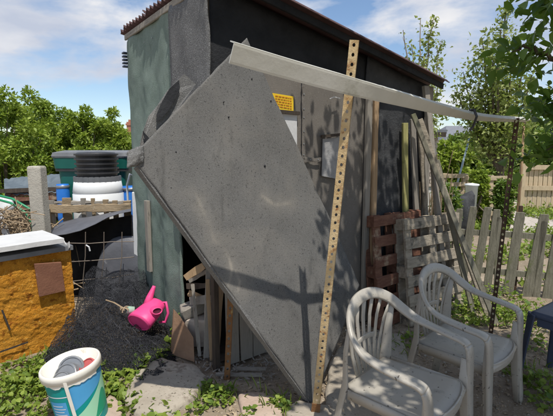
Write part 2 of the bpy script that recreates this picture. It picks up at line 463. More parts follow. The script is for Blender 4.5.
# ------------------------------------------------------------------ leaves (numpy)
def leaf_mesh(name, centers, size, m, parent=None, up=0.35, aspect=0.55, droop=0.0, label=None, cat=None, kind=None, outward=None, toneoff=None, szvar=0.55, hi=False):
    """one mesh of folded four-point leaves; centers (n,3)"""
    P = np.asarray(centers, float)
    n = len(P)
    d = nr.normal(size=(n, 3))
    if outward is not None:
        d += outward * 1.1
    d[:, 2] -= droop
    d /= np.linalg.norm(d, axis=1)[:, None] + 1e-9
    nn = nr.normal(size=(n, 3))
    nn[:, 2] += up * 4
    s = np.cross(d, nn)
    s /= np.linalg.norm(s, axis=1)[:, None] + 1e-9
    nn = np.cross(s, d)
    L = size * (1 + szvar * nr.uniform(-1, 1, n))[:, None]
    W = L * aspect
    mid = P + d * L * 0.45
    base = P
    tip = P + d * L - nn * L * 0.12
    lf = mid + s * W * 0.5 + nn * L * 0.10
    rt = mid - s * W * 0.5 + nn * L * 0.10
    if hi:
        m1, m2 = P + d * L * 0.33 + nn * L * 0.02, P + d * L * 0.68 - nn * L * 0.01
        tip = P + d * L - nn * L * 0.13
        e = nn * L * 0.07
        l1, l2 = m1 + s * W * 0.5 + e, m2 + s * W * 0.40 + e * 0.7
        r1, r2_ = m1 - s * W * 0.5 + e, m2 - s * W * 0.40 + e * 0.7
        vv = np.stack([base, m1, m2, tip, l1, l2, r1, r2_], 1).reshape(-1, 3)
        nv = 8
        tmpl = [0, 1, 4, 1, 2, 5, 4, 2, 3, 5, 0, 6, 1, 1, 6, 7, 2, 2, 7, 3]
        starts, nl = [0, 3, 7, 10, 13, 17], 20
    else:
        vv = np.stack([base, lf, tip, rt], 1).reshape(-1, 3)
        nv = 4
        tmpl = [0, 2, 1, 0, 3, 2]
        starts, nl = [0, 3], 6
    off = np.array([0.0, 0.0, 0.0])
    loc = Vector((0, 0, 0))
    if parent is not None:
        loc0 = np.array(parent.location)
        vv = vv - loc0
    else:
        loc0 = np.array([(vv[:, 0].min() + vv[:, 0].max()) / 2, (vv[:, 1].min() + vv[:, 1].max()) / 2, vv[:, 2].min()])
        vv = vv - loc0
        loc = Vector(loc0)
    me = bpy.data.meshes.new(name)
    me.vertices.add(n * nv)
    me.vertices.foreach_set('co', vv.ravel())
    me.loops.add(n * nl)
    idx = (np.arange(n)[:, None] * nv + np.array(tmpl)[None, :]).ravel()
    me.loops.foreach_set('vertex_index', idx)
    me.polygons.add(n * len(starts))
    me.polygons.foreach_set('loop_start', (np.arange(n)[:, None] * nl + np.array(starts)[None, :]).ravel())
    a = me.attributes.new('tone', 'FLOAT', 'POINT')
    tone = nr.beta(1.6, 1.6, n)
    if toneoff is not None:
        tone = np.clip(tone * 0.7 + toneoff, 0, 1)
    a.data.foreach_set('value', np.repeat(tone, nv))
    me.materials.append(m)
    me.update()
    me.validate()
    o = bpy.data.objects.new(name, me)
    COL.objects.link(o)
    o.location = loc
    if parent is not None:
        o.parent = parent
    return tag(o, label, cat, None, kind)

# ------------------------------------------------------------------ ground
def ghgt(x, y):
    k = max(0.0, 1 - max(0, (math.hypot(x, y - 3) - 5)) / 6)
    return (0.028 * fbm(x * 1.3, y * 1.3, 3.1) + 0.012 * fbm(x * 5, y * 5, 1.7)) * k
def gaxis(lo, hi, step, ext):
    a = [lo + i * step for i in range(int((hi - lo) / step) + 1)]
    e, d, x = [], step, hi
    while x < ext:
        d *= 1.35
        x += d
        e.append(x)
    e2, d, x = [], step, lo
    while x > -ext:
        d *= 1.35
        x -= d
        e2.append(x)
    return list(reversed(e2)) + a + e
gx, gy = gaxis(-3.2, 4.2, 0.05, 400), gaxis(0.6, 6.5, 0.05, 400)
mb = MB()
mb.v = [V(x, y, ghgt(x, y)) for y in gy for x in gx]
nx = len(gx)
mb.f = [(j * nx + i, j * nx + i + 1, (j + 1) * nx + i + 1, (j + 1) * nx + i) for j in range(len(gy) - 1) for i in range(nx - 1)]
M_soil = mat('dusty_allotment_soil', (0.235, 0.185, 0.135), (0.36, 0.295, 0.22), 2.6, 0.97, 0.8, 35, spec=0.1, c3=(0.16, 0.13, 0.085), scale3=3.2,
             t3=0.55, w3=0.2, speck=(0.46, 0.40, 0.32), speck_scale=42, speck_amt=0.63)
build('ground', mb, M_soil, smooth=True, kind='structure', local=True)

# pale gravel path beyond the picket fence
mb = MB()
def pathfn(u_, v_):
    y = 7.4 + 9.5 * v_
    x0 = 3.4 + (y - 7) * 0.55
    x = x0 + (2.6 + 0.35 * y) * u_ + 0.15 * fbm(y, u_ * 3)
    return V(x, y, 0.012)
mb.grid(pathfn, 8, 30)
M_grav = mat('pale_gravel', (0.42, 0.37, 0.32), (0.56, 0.51, 0.45), 9, 0.97, 0.6, 50, speck=(0.25, 0.21, 0.17), speck_scale=18, speck_amt=0.60)
build('path', mb, M_grav, kind='structure', local=True)

# ------------------------------------------------------------------ shed
PX, PY = -0.41, 2.76
U2, N2 = V(0.805, 0.593, 0), V(0.593, -0.805, 0)
V2, L2 = V(-0.593, 0.805, 0), V(-0.805, -0.593, 0)
P0 = V(PX, PY, 0)
ZUP = V(0, 0, 1)
def W(t, d=0.0, z=0.0):
    return P0 + U2 * t + N2 * d + ZUP * z
def LW(q, d=0.0, z=0.0):
    return P0 + V2 * q + L2 * d + ZUP * z
def roofz(t):
    return 2.63 - 0.186 * t
FL, LL = 2.32, 1.63
shed = empty('garden_shed', P0, 'old felt clad garden shed with sloping maroon corrugated roof', 'shed')

# left wall, green felt, gently rippled; rests behind a grey felt strip near the corner
def left_fn(u_, v_):
    q = 0.56 + (LL - 0.56) * u_
    zt = roofz(0) - 0.075
    z = (0.0 + 0.05 * (1 - u_)) + (zt - 0.02) * v_
    d = 0.012 * math.sin(q * 17 + z * 0.6) * (0.4 + 0.6 * (1 - v_)) + 0.01 * fbm(q * 3, z * 2)
    d += 0.010 * max(0, math.sin(q * 9 + z * 5.5 + 1.5 * fbm(q * 2, z * 1.5, 6))) ** 3 + 0.004 * fbm(q * 12, z * 7, 3)
    return LW(q, d, z)
mb = MB(); mb.grid(left_fn, 60, 110)
build('left_felt_wall', mb, M_feltg, shed, smooth=True, solid=0.02, label='green felt on the side wall')
def greyl_fn(u_, v_):
    q = -0.02 + 0.60 * u_
    z = 0.98 + (roofz(0) - 0.06 - 0.98) * v_ + 0.03 * fbm(q * 7, 1.3) * (1 - v_)
    return LW(q, 0.024 + 0.012 * fbm(q * 4, z * 3, 5), z)
mb = MB(); mb.grid(greyl_fn, 16, 30)
build('corner_felt_strip', mb, M_feltd, shed, smooth=True, solid=0.012, label='coarse dark grey felt wrapped near the corner')
# top batten of the left side
mb = MB(); mb.plank(LW(-0.05, 0.030, roofz(0) - 0.055), LW(LL + 0.0, 0.030, roofz(0) - 0.058), 0.05, 0.02, L2)
build('eaves_batten', mb, M_wood, shed, bevel=0.004)
# pale corner post and hanging batten
mb = MB(); mb.plank(gr(139, 303), at(135.5, 192, 4.0), 0.055, 0.05, V(0, -1, 0))
build('corner_post', mb, M_upvcw, shed, bevel=0.004, label='white plastic corner post')
mb = MB(); mb.plank(LW(1.15, 0.06, 0.46), LW(1.18, 0.05, 1.10), 0.075, 0.03, L2, seg=4, jit=0.003)
build('hanging_batten', mb, M_wood, shed, bevel=0.004, label='weathered batten hanging on the green felt')
mb = MB()
for k in range(5):
    mb.box(LW(LL + 0.03, 0.03, 2.44 - k * 0.03), (0.05, 0.05, 0.016), (V2, L2, ZUP))
build('eaves_bracket', mb, M_navy, shed, bevel=0.003)

# front wall: brown-grey felt on boards, open low down at the corner
def front_fn(t0, t1, z0, z1, amp, base=0.0, seed=0.0):
    def fn(u_, v_):
        t = t0 + (t1 - t0) * u_
        zz1 = z1 if not callable(z1) else z1(t)
        zz0 = z0 if not callable(z0) else z0(t)
        z = zz0 + (zz1 - zz0) * v_
        return W(t, base + amp * fbm(t * 2.2, z * 1.6, seed, 2) + 0.5 * amp * math.sin(t * 9 + seed) * (1 - v_), z)
    return fn
mb = MB(); mb.grid(front_fn(0.0, 1.46, lambda t: 0.82 * min(1, max(0, (0.80 - t) / 0.08)), lambda t: 1.98 + 0.13 * min(1, max(0, t / 0.35)) + 0.015 * math.sin(t * 9), 0.016, 0.012, 2), 40, 34)
build('front_felt_wall', mb, M_feltb, shed, smooth=True, solid=0.012, label='brown grey felt on the front wall')
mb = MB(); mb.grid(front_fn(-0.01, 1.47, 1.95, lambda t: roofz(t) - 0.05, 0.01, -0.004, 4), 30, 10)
build('upper_black_band', mb, M_black, shed, smooth=True, solid=0.012, label='black band under the eaves')  # near-black band along the top of the front wall
mb = MB(); mb.grid(front_fn(1.44, FL, 0.0, lambda t: roofz(t) - 0.05, 0.025, 0.0, 9), 30, 40)
build('torn_black_wall', mb, M_blackt, shed, smooth=True, solid=0.012, label='black felt at the far end of the front wall')
# door frame battens
mb = MB(); mb.plank(W(1.445, 0.045, 0.02), W(1.435, 0.045, 2.03), 0.062, 0.03, N2, seg=6, jit=0.003)
build('frame_batten', mb, M_wood, shed, bevel=0.003)
mb = MB(); mb.plank(W(1.52, 0.055, 0.02), W(1.505, 0.05, 2.0), 0.055, 0.045, N2, seg=6, jit=0.004)
build('frame_batten', mb, M_woodt, shed, bevel=0.003)
mb = MB(); mb.plank(W(FL - 0.02, 0.03, 0.0), W(FL - 0.02, 0.03, roofz(FL) - 0.06), 0.09, 0.03, N2)
build('end_trim_board', mb, M_wood, shed, bevel=0.003)
mb = MB(); mb.plank(W(0.0, -0.03, 0.0), W(0.0, -0.03, roofz(0) - 0.1), 0.035, 0.05, N2)
build('corner_stud', mb, M_woodd, shed)
# lower front boards seen under the leaning panel
for k, (t, wd, zt) in enumerate(((0.13, 0.10, 0.80), (0.24, 0.10, 0.80), (0.35, 0.105, 0.80), (0.46, 0.11, 0.82), (0.575, 0.10, 0.80), (0.685, 0.11, 0.81))):
    mb = MB(); mb.plank(W(t, -0.01 + 0.004 * (k % 2), 0.015), W(t - 0.01, -0.01, zt), wd, 0.02, N2, seg=3, jit=0.004)
    build('wall_board', mb, M_wood, shed, bevel=0.003)
# felt laps and tacks on the front wall
for t0_, t1_, z0_, z1_ in ((0.40, 0.92, 1.475, 1.47), (0.74, 0.735, 1.47, 2.08), (1.12, 1.13, 0.05, 1.30)):
    mb = MB(); mb.plank(W(t0_, 0.030, z0_), W(t1_, 0.030, z1_), 0.028, 0.004, N2, seg=16, jit=0.004)
    build('felt_lap', mb, M_feltb, shed)
    for k in range(7):
        q_ = W(t0_, 0.034, z0_).lerp(W(t1_, 0.034, z1_), (k + 0.5) / 7 + rng.uniform(-.03, .03))
        mb = MB(); mb.lathe([(0.0005, 0.003), (0.005, 0.002), (0.006, 0.0)], 8, Matrix.Translation(q_) @ N2.to_track_quat('Z', 'Y').to_matrix().to_4x4())
        build('tack', mb, M_tin, shed)
for k in range(12):
    q_ = LW(0.64 + 0.9 * (k % 6) / 5 + rng.uniform(-.03, .03), 0.022, 2.44 if k < 6 else 1.34 + 0.03 * (k % 3))
    mb = MB(); mb.lathe([(0.0005, 0.003), (0.005, 0.002), (0.006, 0.0)], 8, Matrix.Translation(q_) @ L2.to_track_quat('Z', 'Y').to_matrix().to_4x4())
    build('tack', mb, M_tin, shed)
def lap_fn(u_, v_):
    q = 0.57 + (LL - 0.58) * u_
    z = 1.30 + 0.05 * v_ + 0.012 * fbm(q * 5, 2.2)
    zz = z / (roofz(0) - 0.075)
    return LW(q, 0.010 + 0.012 * math.sin(q * 17 + z * 0.6) * (0.4 + 0.6 * (1 - zz)) + 0.01 * fbm(q * 3, z * 2), z)
mb = MB(); mb.grid(lap_fn, 24, 2)
build('felt_lap', mb, M_feltg, shed, smooth=True, solid=0.005)
# patches on the front wall
n = N2
def wp(x, y, d=0.03):
    return onplane(x, y, W(0, d), N2)
mb = MB(); mb.poly([wp(323, 139), wp(340, 137), wp(340, 176), wp(337, 179), wp(322, 176)], 0.006, N2)
build('window_patch', mb, M_paper, shed, label='small faded window patch')
mb = MB(); mb.plank(wp(321.5, 136.5, 0.036), wp(341, 134.5, 0.036), 0.022, 0.02, N2)
build('window_ledge', mb, M_woodd, shed)
mb = MB(); mb.poly([wp(281, 114), wp(297, 113), wp(297, 168), wp(283, 168)], 0.006, N2)
build('white_patch', mb, M_white, shed, label='white strip half hidden behind the leaning panel')
mb = MB(); mb.plank(wp(279, 111.5, 0.036), wp(299, 113.5, 0.036), 0.025, 0.025, N2)
build('patch_ledge', mb, M_woodd, shed)
mb = MB(); mb.tube([wp(330, 99, 0.03), wp(334, 97, 0.06), wp(340, 98.5, 0.05)], 0.004, 5)
build('hook', mb, M_white, shed)
# back and right walls, floor
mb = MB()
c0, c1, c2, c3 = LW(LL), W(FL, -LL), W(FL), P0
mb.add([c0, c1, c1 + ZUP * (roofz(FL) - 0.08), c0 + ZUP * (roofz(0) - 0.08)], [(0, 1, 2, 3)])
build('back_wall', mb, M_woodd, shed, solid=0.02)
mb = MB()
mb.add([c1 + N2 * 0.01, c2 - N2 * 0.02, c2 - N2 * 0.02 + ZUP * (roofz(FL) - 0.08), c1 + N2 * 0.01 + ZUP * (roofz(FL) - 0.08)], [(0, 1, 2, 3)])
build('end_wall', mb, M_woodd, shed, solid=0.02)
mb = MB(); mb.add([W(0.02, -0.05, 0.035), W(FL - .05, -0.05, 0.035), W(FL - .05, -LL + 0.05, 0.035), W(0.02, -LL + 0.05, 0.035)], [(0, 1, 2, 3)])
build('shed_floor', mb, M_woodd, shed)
# roof: corrugations run along the long side
mb = MB()
nS, nT = 320, 3
def roof_fn(u_, v_):
    s = -0.17 + (LL + 0.27) * u_
    ph = (s * 1.9) % 1.0
    edge = -0.040 - 0.024 * ph - 0.006 * math.sin(2 * math.pi * s / 0.073 + 0.8)
    t = edge + (FL + 0.085 - edge) * v_
    return W(t, -s, roofz(t) + 0.015 * math.sin(2 * math.pi * s / 0.073))
mb.grid(roof_fn, nS, nT)
roof = build('corrugated_roof', mb, M_roof, shed, smooth=True, solid=0.006)
mb = MB(); mb.plank(W(-0.03, 0.115, roofz(-0.03) - 0.048), W(FL + 0.06, 0.115, roofz(FL + 0.06) - 0.048), 0.05, 0.022, N2)
build('front_fascia', mb, M_black, shed, bevel=0.003)

# ------------------------------------------------------------------ leaning felt-covered panel
C_ = gr(312, 405)
A_ = at(247, 38, 2.6)
hd = V(math.cos(math.radians(44)), math.sin(math.radians(44)), 0)
PN = hd.cross(A_ - C_).normalized()
if PN.y > 0:
    PN = -PN
def pp(x, y, d=0.0):
    return onplane(x, y, C_ + PN * d, PN)
B_, D_ = pp(132, 156), pp(360, 285)
panel = empty('felt_covered_door', C_, 'large grey felt covered panel leaning cornerwise against the shed', 'panel')
def quad(u_, v_):
    a = A_.lerp(B_, u_)
    b = D_.lerp(C_, u_)
    p = a.lerp(b, v_)
    bulge = 0.010 * fbm(u_ * 2.4, v_ * 3.6, 0.4, 3)
    crease = 0.010 * math.exp(-((u_ - 0.62 - 0.10 * v_) / 0.035) ** 2) * max(0, math.sin((v_ - 0.42) * math.pi / 0.5)) if 0.42 < v_ < 0.92 else 0
    ragged = 0.006 * fbm(u_ * 9, v_ * 9, 3.3)
    return p + PN * (bulge + crease) + (D_ - A_).normalized() * (ragged if v_ in (0, 1) else 0) + (B_ - A_).normalized() * (ragged if u_ in (0, 1) else 0)
mb = MB(); mb.grid(quad, 90, 150)
ff = build('felt_face', mb, M_feltp, panel, smooth=True, solid=0.008)
streaks = [[(196, 196), (203, 212), (209, 226), (213, 240), (222, 246), (229, 258), (232, 270), (229, 284), (226, 290)],
           [(236, 272), (240, 282), (238, 292)], [(262, 196), (275, 205), (290, 203)]]
streaks = [[pp_ for pp_ in st_] for st_ in streaks]
def dist_streak(p):
    best = 9.0
    for st_ in STR3:
        for a, b in zip(st_, st_[1:]):
            ab = b - a
            t = max(0, min(1, (p - a).dot(ab) / ab.length_squared))
            best = min(best, (p - a - ab * t).length)
    return best
STR3 = [[pp(x, y) for x, y in st_] for st_ in streaks]
vals = []
for p in mb.v:
    dd = dist_streak(p)
    k = 0.6 + 0.6 * fbm(p.x * 14, p.z * 14, 3)
    vals.append(max(0.0, min(1.0, 0.55 * math.exp(-(dd / 0.008) ** 2) * k + 0.28 * math.exp(-(dd / 0.06) ** 2) * k)))
sa = ff.data.attributes.new('stain', 'FLOAT', 'POINT')
sa.data.foreach_set('value', vals)
# board core, a little inside the felt
ctr = (A_ + B_ + C_ + D_) / 4
core = [c + (ctr - c) * 0.012 - PN * 0.016 for c in (A_, B_, C_, D_)]
mb = MB(); mb.poly(core, 0.035, PN)
build('board_core', mb, M_feltd, panel)
# wrapped felt hem on the long lower edge
mb = MB(); mb.plank(B_.lerp(C_, 0.03) - PN * 0.026, B_.lerp(C_, 0.985) - PN * 0.026, 0.016, 0.045, (C_ - B_).cross(PN).cross(C_ - B_) , seg=20, jit=0.002)
build('felt_hem', mb, M_felt, panel)
# nails / tears
for (x, y, r) in ((265, 166, 0.007), (229, 117, 0.004), (176, 152, 0.004), (252, 79, 0.004), (171, 188, 0.004), (271, 101, 0.005), (224, 102, 0.003)):
    p = pp(x, y, 0.004)
    mb = MB(); mb.lathe([(0.0005, 0.004), (r * 0.7, 0.003), (r, 0.0), (r * 0.9, -0.012)], 8, Matrix.Translation(p) @ PN.to_track_quat('Z', 'Y').to_matrix().to_4x4())
    build('nail_head', mb, M_black, panel)
# torn bulging felt at the left corner and the curled strip behind the upper left edge
mb = MB()
def tear_fn(u_, v_):
    p = pp(127 + 16 * u_, 152 + 16 * v_ - 6 * u_, 0.008)
    return p + PN * (0.018 * math.sin(math.pi * u_) * math.sin(math.pi * v_) + 0.006 * fbm(u_ * 4, v_ * 4, 8)) + V(0.004, 0, 0.01) * fbm(u_ * 6, v_ * 5, 2)
mb.grid(tear_fn, 10, 10)
build('torn_corner_felt', mb, M_felt, panel, smooth=True, solid=0.006)
mb = MB()
back = [(184, 74), (196, 84), (176, 112), (150, 142), (143, 156), (139, 152), (143, 132), (149, 116), (158, 105), (168, 90)]
mb.poly([pp(x, y, -0.050 - 0.01 * (i % 2)) for i, (x, y) in enumerate(back)], 0.006, PN)
build('loose_felt_strip', mb, M_felt, panel)
mb = MB()
gap = [(179, 80), (180, 88), (175, 100), (169, 110), (161, 119), (156.5, 122), (157, 114), (162, 102), (170, 88)]
mb.poly([pp(x, y, -0.036) for x, y in gap], 0.004, PN)  # black sheet gives the gap its darkness by colour
build('gap_shade_sheet', mb, M_black, panel, label='black sheet standing in for the dark gap in the split felt')
mb = MB(); mb.poly([pp(x, y, -0.036) for x, y in ((143, 131), (150, 139), (146, 144))], 0.004, PN)
build('gap_shade_sheet', mb, M_black, panel)  # second dark gap, also put in as a black sheet

# ------------------------------------------------------------------ slotted angle posts and the white strip
def slotted(mb, p0, p1, face, wd=0.042, pitch=0.05, hole=0.0085, flange=0.03, th=0.003):
    p0, p1 = Vector(p0), Vector(p1)
    ln = (p1 - p0).length
    d = (p1 - p0) / ln
    s = d.cross(Vector(face)).normalized()
    f = s.cross(d).normalized()
    if f.dot(Vector(face)) < 0:
        f, s = -f, -s
    n = int(ln / pitch)
    pit = ln / n
    for side, org, width in ((s, p0, wd), (-f, p0 + s * (wd / 2), flange)):
        for k in range(n):
            if width == wd:
                c = org + d * ((k + 0.5) * pit)
            else:
                c = org + d * ((k + 0.5) * pit) + side * (width / 2)
            sq, ci = [], []
            for j in range(8):
                t = math.pi / 4 * j
                cx, cy = math.cos(t), math.sin(t)
                mxx = max(abs(cx), abs(cy))
                sq.append(c + side * (cx / mxx * width / 2) + d * (cy / mxx * pit / 2))
                ci.append(c + side * (cx * hole) + d * (cy * hole * 1.25))
            mb.add(sq + ci, [(j, (j + 1) % 8, 8 + (j + 1) % 8, 8 + j) for j in range(8)])
    return mb
post1b, post1t = gr(315, 416), at(354.5, 40, 2.02)
fdir = V(-0.1, -1, 0.05)
mb = MB(); slotted(mb, post1b, post1t, fdir, wd=0.044, pitch=0.043, hole=0.0072)
tp1 = empty('slotted_post', post1b, 'tall pale rusty slotted angle iron post in front of the panel', 'post', 'slotted angle iron posts')
build('angle_iron', mb, M_rust, tp1, solid=0.003)
mb = MB(); q_ = (post1t - post1b).normalized(); mb.plank(post1b - q_ * 0.02, post1b + q_ * 0.085, 0.05, 0.012, fdir)
build('rusty_foot', mb, M_rusto, tp1)
post2b, post2t = gr(490, 338), at(517, 118, 3.15)
mb = MB(); slotted(mb, post2b, post2t, V(-0.6, -1, 0), wd=0.032, pitch=0.048, hole=0.0085, flange=0.025)
build('slotted_post', mb, M_rustd, solid=0.003, label='dark rusty slotted post behind the plastic chairs', cat='post', group='slotted angle iron posts')
post3b = gr(227, 380)
mb = MB(); slotted(mb, post3b, post3b + V(0.04, 0.03, 0.74), V(0.1, -1, 0), wd=0.04, pitch=0.05, hole=0.009)
build('slotted_post', mb, M_rusto, solid=0.003, label='short orange rusty slotted post under the leaning panel', cat='post', group='slotted angle iron posts')

# the strip: upstand + small return, twisting flat towards the far end
sp_keys = [(231.5, 53, 1.66), (290, 70, 1.80), (352, 87, 1.965), (400, 99.5, 2.2), (440, 110, 2.5), (480, 118.5, 2.85), (527, 121, 3.3)]
def strip_pt(q):
    k = q * (len(sp_keys) - 1)
    i = min(int(k), len(sp_keys) - 2)
    f = k - i
    ps = [sp_keys[max(0, min(len(sp_keys) - 1, j))] for j in (i - 1, i, i + 1, i + 2)]
    r = []
    for c in range(3):
        a, b, cc, dd = (p[c] for p in ps)
        r.append(0.5 * (2 * b + (cc - a) * f + (2 * a - 5 * b + 4 * cc - dd) * f * f + (3 * b - a - 3 * cc + dd) * f ** 3))
    return at(*r)
def strip_mesh(shift, wd, th, twist_extra):
    mb = MB()
    pts, sd, up = [], [], []
    NS = 60
    for i in range(NS + 1):
        q = i / NS
        p = strip_pt(q)
        d = (strip_pt(min(1, q + 0.01)) - strip_pt(max(0, q - 0.01))).normalized()
        face = d.cross(ZUP).normalized()
        if face.y > 0:
            face = -face
        upv = d.cross(face).normalized()
        if upv.z < 0:
            upv = -upv
        tw = math.radians(20 + 54 * max(0, (q - 0.35) / 0.65) ** 1.2) + twist_extra
        a = upv * math.cos(tw) + face * math.sin(tw)
        b = face * math.cos(tw) - upv * math.sin(tw)
        tp_ = 1 - 0.5 * max(0, q - 0.3) / 0.7
        pts.append(p + a * shift[0] * tp_ + b * shift[1] * tp_); sd.append(a); up.append(b)
    mb.band(pts, sd, up, [wd * (1 - 0.5 * max(0, i / NS - 0.3) / 0.7) for i in range(NS + 1)], th)
    return mb
strip = empty('plastic_fascia_strip', strip_pt(0), 'long curved off white plastic fascia strip resting across two slotted posts', 'strip')
build('strip_face', strip_mesh((0, 0), 0.078, 0.006, 0), M_upvc, strip, smooth=False)
build('strip_lip', strip_mesh((-0.018, -0.039), 0.040, 0.005, math.radians(90)), M_upvc, strip)
mb = MB()
q = 0.80
p = strip_pt(q)
mb.tube([p + V(0.0, -0.03, 0.045), p + V(0.01, -0.05, 0.0), p + V(0.01, -0.01, -0.06), p + V(-0.005, 0.0, -0.085)], 0.008, 6)
mb.tube([p + V(-0.0, 0.035, 0.045), p + V(0.0, -0.03, 0.045)], 0.008, 6)
build('strap', mb, M_blackp, strip)

# yellow sign on the shed wall
sg = [wp(272.5, 93, 0.034), wp(293.5, 96.5, 0.034), wp(293.5, 112, 0.034), wp(273, 108.5, 0.034)]
sign = empty('warning_sign', (sg[0] + sg[2]) / 2, 'small yellow sign with red print on the shed wall', 'sign')
mb = MB(); mb.poly(sg, 0.003, N2)
build('sign_plate', mb, M_yellow, sign)
mb = MB()
for k in range(5):
    v0 = 0.15 + 0.165 * k
    a = sg[0].lerp(sg[3], v0).lerp(sg[1].lerp(sg[2], v0), 0.12)
    x = 0.12
    while x < 0.86:
        ln = rng.uniform(0.05, 0.16)
        a = sg[0].lerp(sg[3], v0).lerp(sg[1].lerp(sg[2], v0), x) + N2 * 0.0025
        b = sg[0].lerp(sg[3], v0).lerp(sg[1].lerp(sg[2], v0), min(0.9, x + ln)) + N2 * 0.0025
        mb.plank(a, b, 0.006, 0.001, N2)
        x += ln + 0.03
build('red_print', mb, M_redpr, sign)

# ------------------------------------------------------------------ junk in the shed's open corner
def one(name, mb, m, label, cat, **k):
    return build(name, mb, m, label=label, cat=cat, **k)
p = gr(190, 362, 0.04)
mb = MB()
mb.poly([V(-0.80, 2.985, 0.01), V(-0.60, 2.87, 0.01), V(-0.615, 2.93, 0.17), V(-0.73, 3.03, 0.29), V(-0.79, 3.08, 0.33)], 0.02, V(0.5, -0.85, 0.15).normalized())
one('fibre_board', mb, M_brown, 'brown fibre board offcut standing in the open shed corner', 'board')
bm_ = bmesh.new()
bmesh.ops.create_icosphere(bm_, subdivisions=3, radius=1)
def rock(c, s, seed, amt=0.25):
    m_ = MB()
    vs = []
    for v in bm_.verts:
        q = v.co
        k = 1 + amt * fbm(q.x * 1.3 + seed, q.y * 1.3, q.z * 1.3) + 0.06 * fbm(q.x * 5, q.y * 5 + seed, q.z * 5)
        vs.append(V(c[0] + q.x * s[0] * k, c[1] + q.y * s[1] * k, c[2] + q.z * s[2] * k))
    m_.add(vs, [tuple(x.index for x in f.verts) for f in bm_.faces])
    return m_
mb = MB(); mb.box((-0.60, 3.12, 0.15), (0.20, 0.16, 0.22), None, 0.03)
one('stone_block', mb, M_pbrick, 'broken pale block inside the open shed corner', 'block', bevel=0.012)
mb = MB(); mb.box((-0.62, 3.14, 0.32), (0.24, 0.15, 0.11), (V(.9, .3, .3).normalized(), V(-.3, .9, 0).normalized(), V(-.3, -.1, .95).normalized()), 0.02)
one('broken_brick', mb, M_wood, 'rough chunk resting on the pale block in the shed corner', 'block', bevel=0.01)
for k, (x0, y0, x1, y1, zt, wd, mm, lab) in enumerate((
        (-0.47, 2.86, -0.50, 2.92, 0.62, 0.028, M_woodt, 'short tan stick upright just behind the short rusty post'),
        (-0.52, 2.90, -0.50, 2.98, 0.70, 0.035, M_wood, 'grey split stick upright in the open shed corner'),
        (-0.45, 2.95, -0.41, 3.02, 0.66, 0.04, M_woodt, 'wide tan batten upright in the open shed corner'),
        (-0.57, 2.92, -0.63, 3.02, 0.55, 0.022, M_wood, 'thin grey stick leaning beside the pale block'))):
    mb = MB(); mb.plank((x0, y0, 0.03), (x1, y1, zt), wd, 0.02, V(0.3, -1, 0), seg=4, jit=0.004)
    one('stick', mb, mm, lab, 'stick', group='sticks in the shed corner')
for k, (a, b, lab) in enumerate((((236, 371), (266, 373), 'short grey stick lying under the leaning panel'), ((216, 377), (262, 379), 'longer pale stick lying in front of the short rusty post'))):
    q0, q1 = gr(*a), gr(*b)
    mb = MB(); mb.plank(q0 + V(0, 0, .02), q1 + V(0, 0, .03), 0.025, 0.015, ZUP, seg=4, jit=0.003)
    one('lying_stick', mb, M_wood, lab, 'stick')

scrap_words = ('lowest', 'second lowest', 'middle', 'upper', 'topmost')
for k in range(5):
    a = V(-0.66 + rng.uniform(-.05, .05), 3.02 + rng.uniform(-.05, .1), 0.40 + 0.05 * k)
    b = a + V(rng.uniform(0.14, 0.24), rng.uniform(-0.10, 0.02), rng.uniform(-0.10, 0.12))
    mb = MB(); mb.plank(a, b, rng.uniform(0.03, 0.06), 0.016, V(0.2, -1, 0.3), seg=3, jit=0.006)
    one('wood_scrap', mb, (M_wood, M_woodt, M_woodd)[k % 3], scrap_words[k] + ' broken wood scrap jammed in the open shed corner', 'scrap', group='scraps in the shed corner')
mb = MB()
for k in range(150):
    a = V(rng.uniform(-0.75, 0.0), rng.uniform(2.62, 3.0), 0.012)
    if (a - P0).dot(L2) > 0.12:
        continue
    an = rng.uniform(0, 3.14)
    ln_ = rng.uniform(0.015, 0.06)
    mb.plank(a, a + V(math.cos(an) * ln_, math.sin(an) * ln_, rng.uniform(0, 0.012)), rng.uniform(0.004, 0.014), 0.004, ZUP)
build('wood_chips', mb, M_wood, label='splinters and chips on the soil under the leaning panel', cat='chips', kind='stuff')

# ------------------------------------------------------------------ stripped freezer on the left
FA = gr(77, 340)
FA.z = 0
fd = V(-0.68, -0.733, 0)            # along the face, towards the camera
fn_ = V(0.733, -0.68, 0)            # out of the face
fb = -fn_
fz = empty('chest_freezer', FA, 'stripped chest freezer of orange insulation foam with white lid', 'freezer')
def fpt(a, d, z):
    return FA + fd * a + fn_ * d + ZUP * z
FH = 0.765
mb = MB()
def foam_fn(u_, v_):
    a = 1.25 * u_
    z = -0.02 + (FH + 0.02) * v_
    return fpt(a, 0.010 * fbm(a * 4, z * 6, 1, 3) + 0.005 * fbm(a * 14, z * 26, 2, 3) + 0.005 * fbm(a * 45, z * 70, 5, 2), z)
mb.grid(foam_fn, 130, 90)
build('foam_face', mb, M_foam, fz, smooth=True)
mb = MB()
def foam2_fn(u_, v_):
    a = 0.5 * u_
    z = -0.02 + (FH + 0.02) * v_
    return fpt(0.0 + 0.012 * fbm(a * 9, z * 9, 4), -a, z) + fn_ * (0.010 * fbm(0, z * 6, 1, 3) + 0.005 * fbm(0, z * 26, 2, 3)) * (1 - u_)
mb.grid(foam2_fn, 20, 50)
build('foam_end', mb, M_foam, fz, smooth=True)
mb = MB(); mb.box(fpt(0.63, -0.27, FH / 2 - 0.005), (1.24, 0.46, FH - 0.01), (fd, fn_, ZUP))
build('freezer_body', mb, M_woodd, fz)
mb = MB()
def lid_fn(u_, v_):
    return fpt(0.07 + 1.3 * u_, 0.075 - 0.47 * v_, FH + 0.075 + 0.002 * fbm(u_ * 5, v_ * 4, 2))
mb.grid(lid_fn, 26, 10)
build('lid', mb, M_white, fz, solid=0.035, label='dirty white lid board')
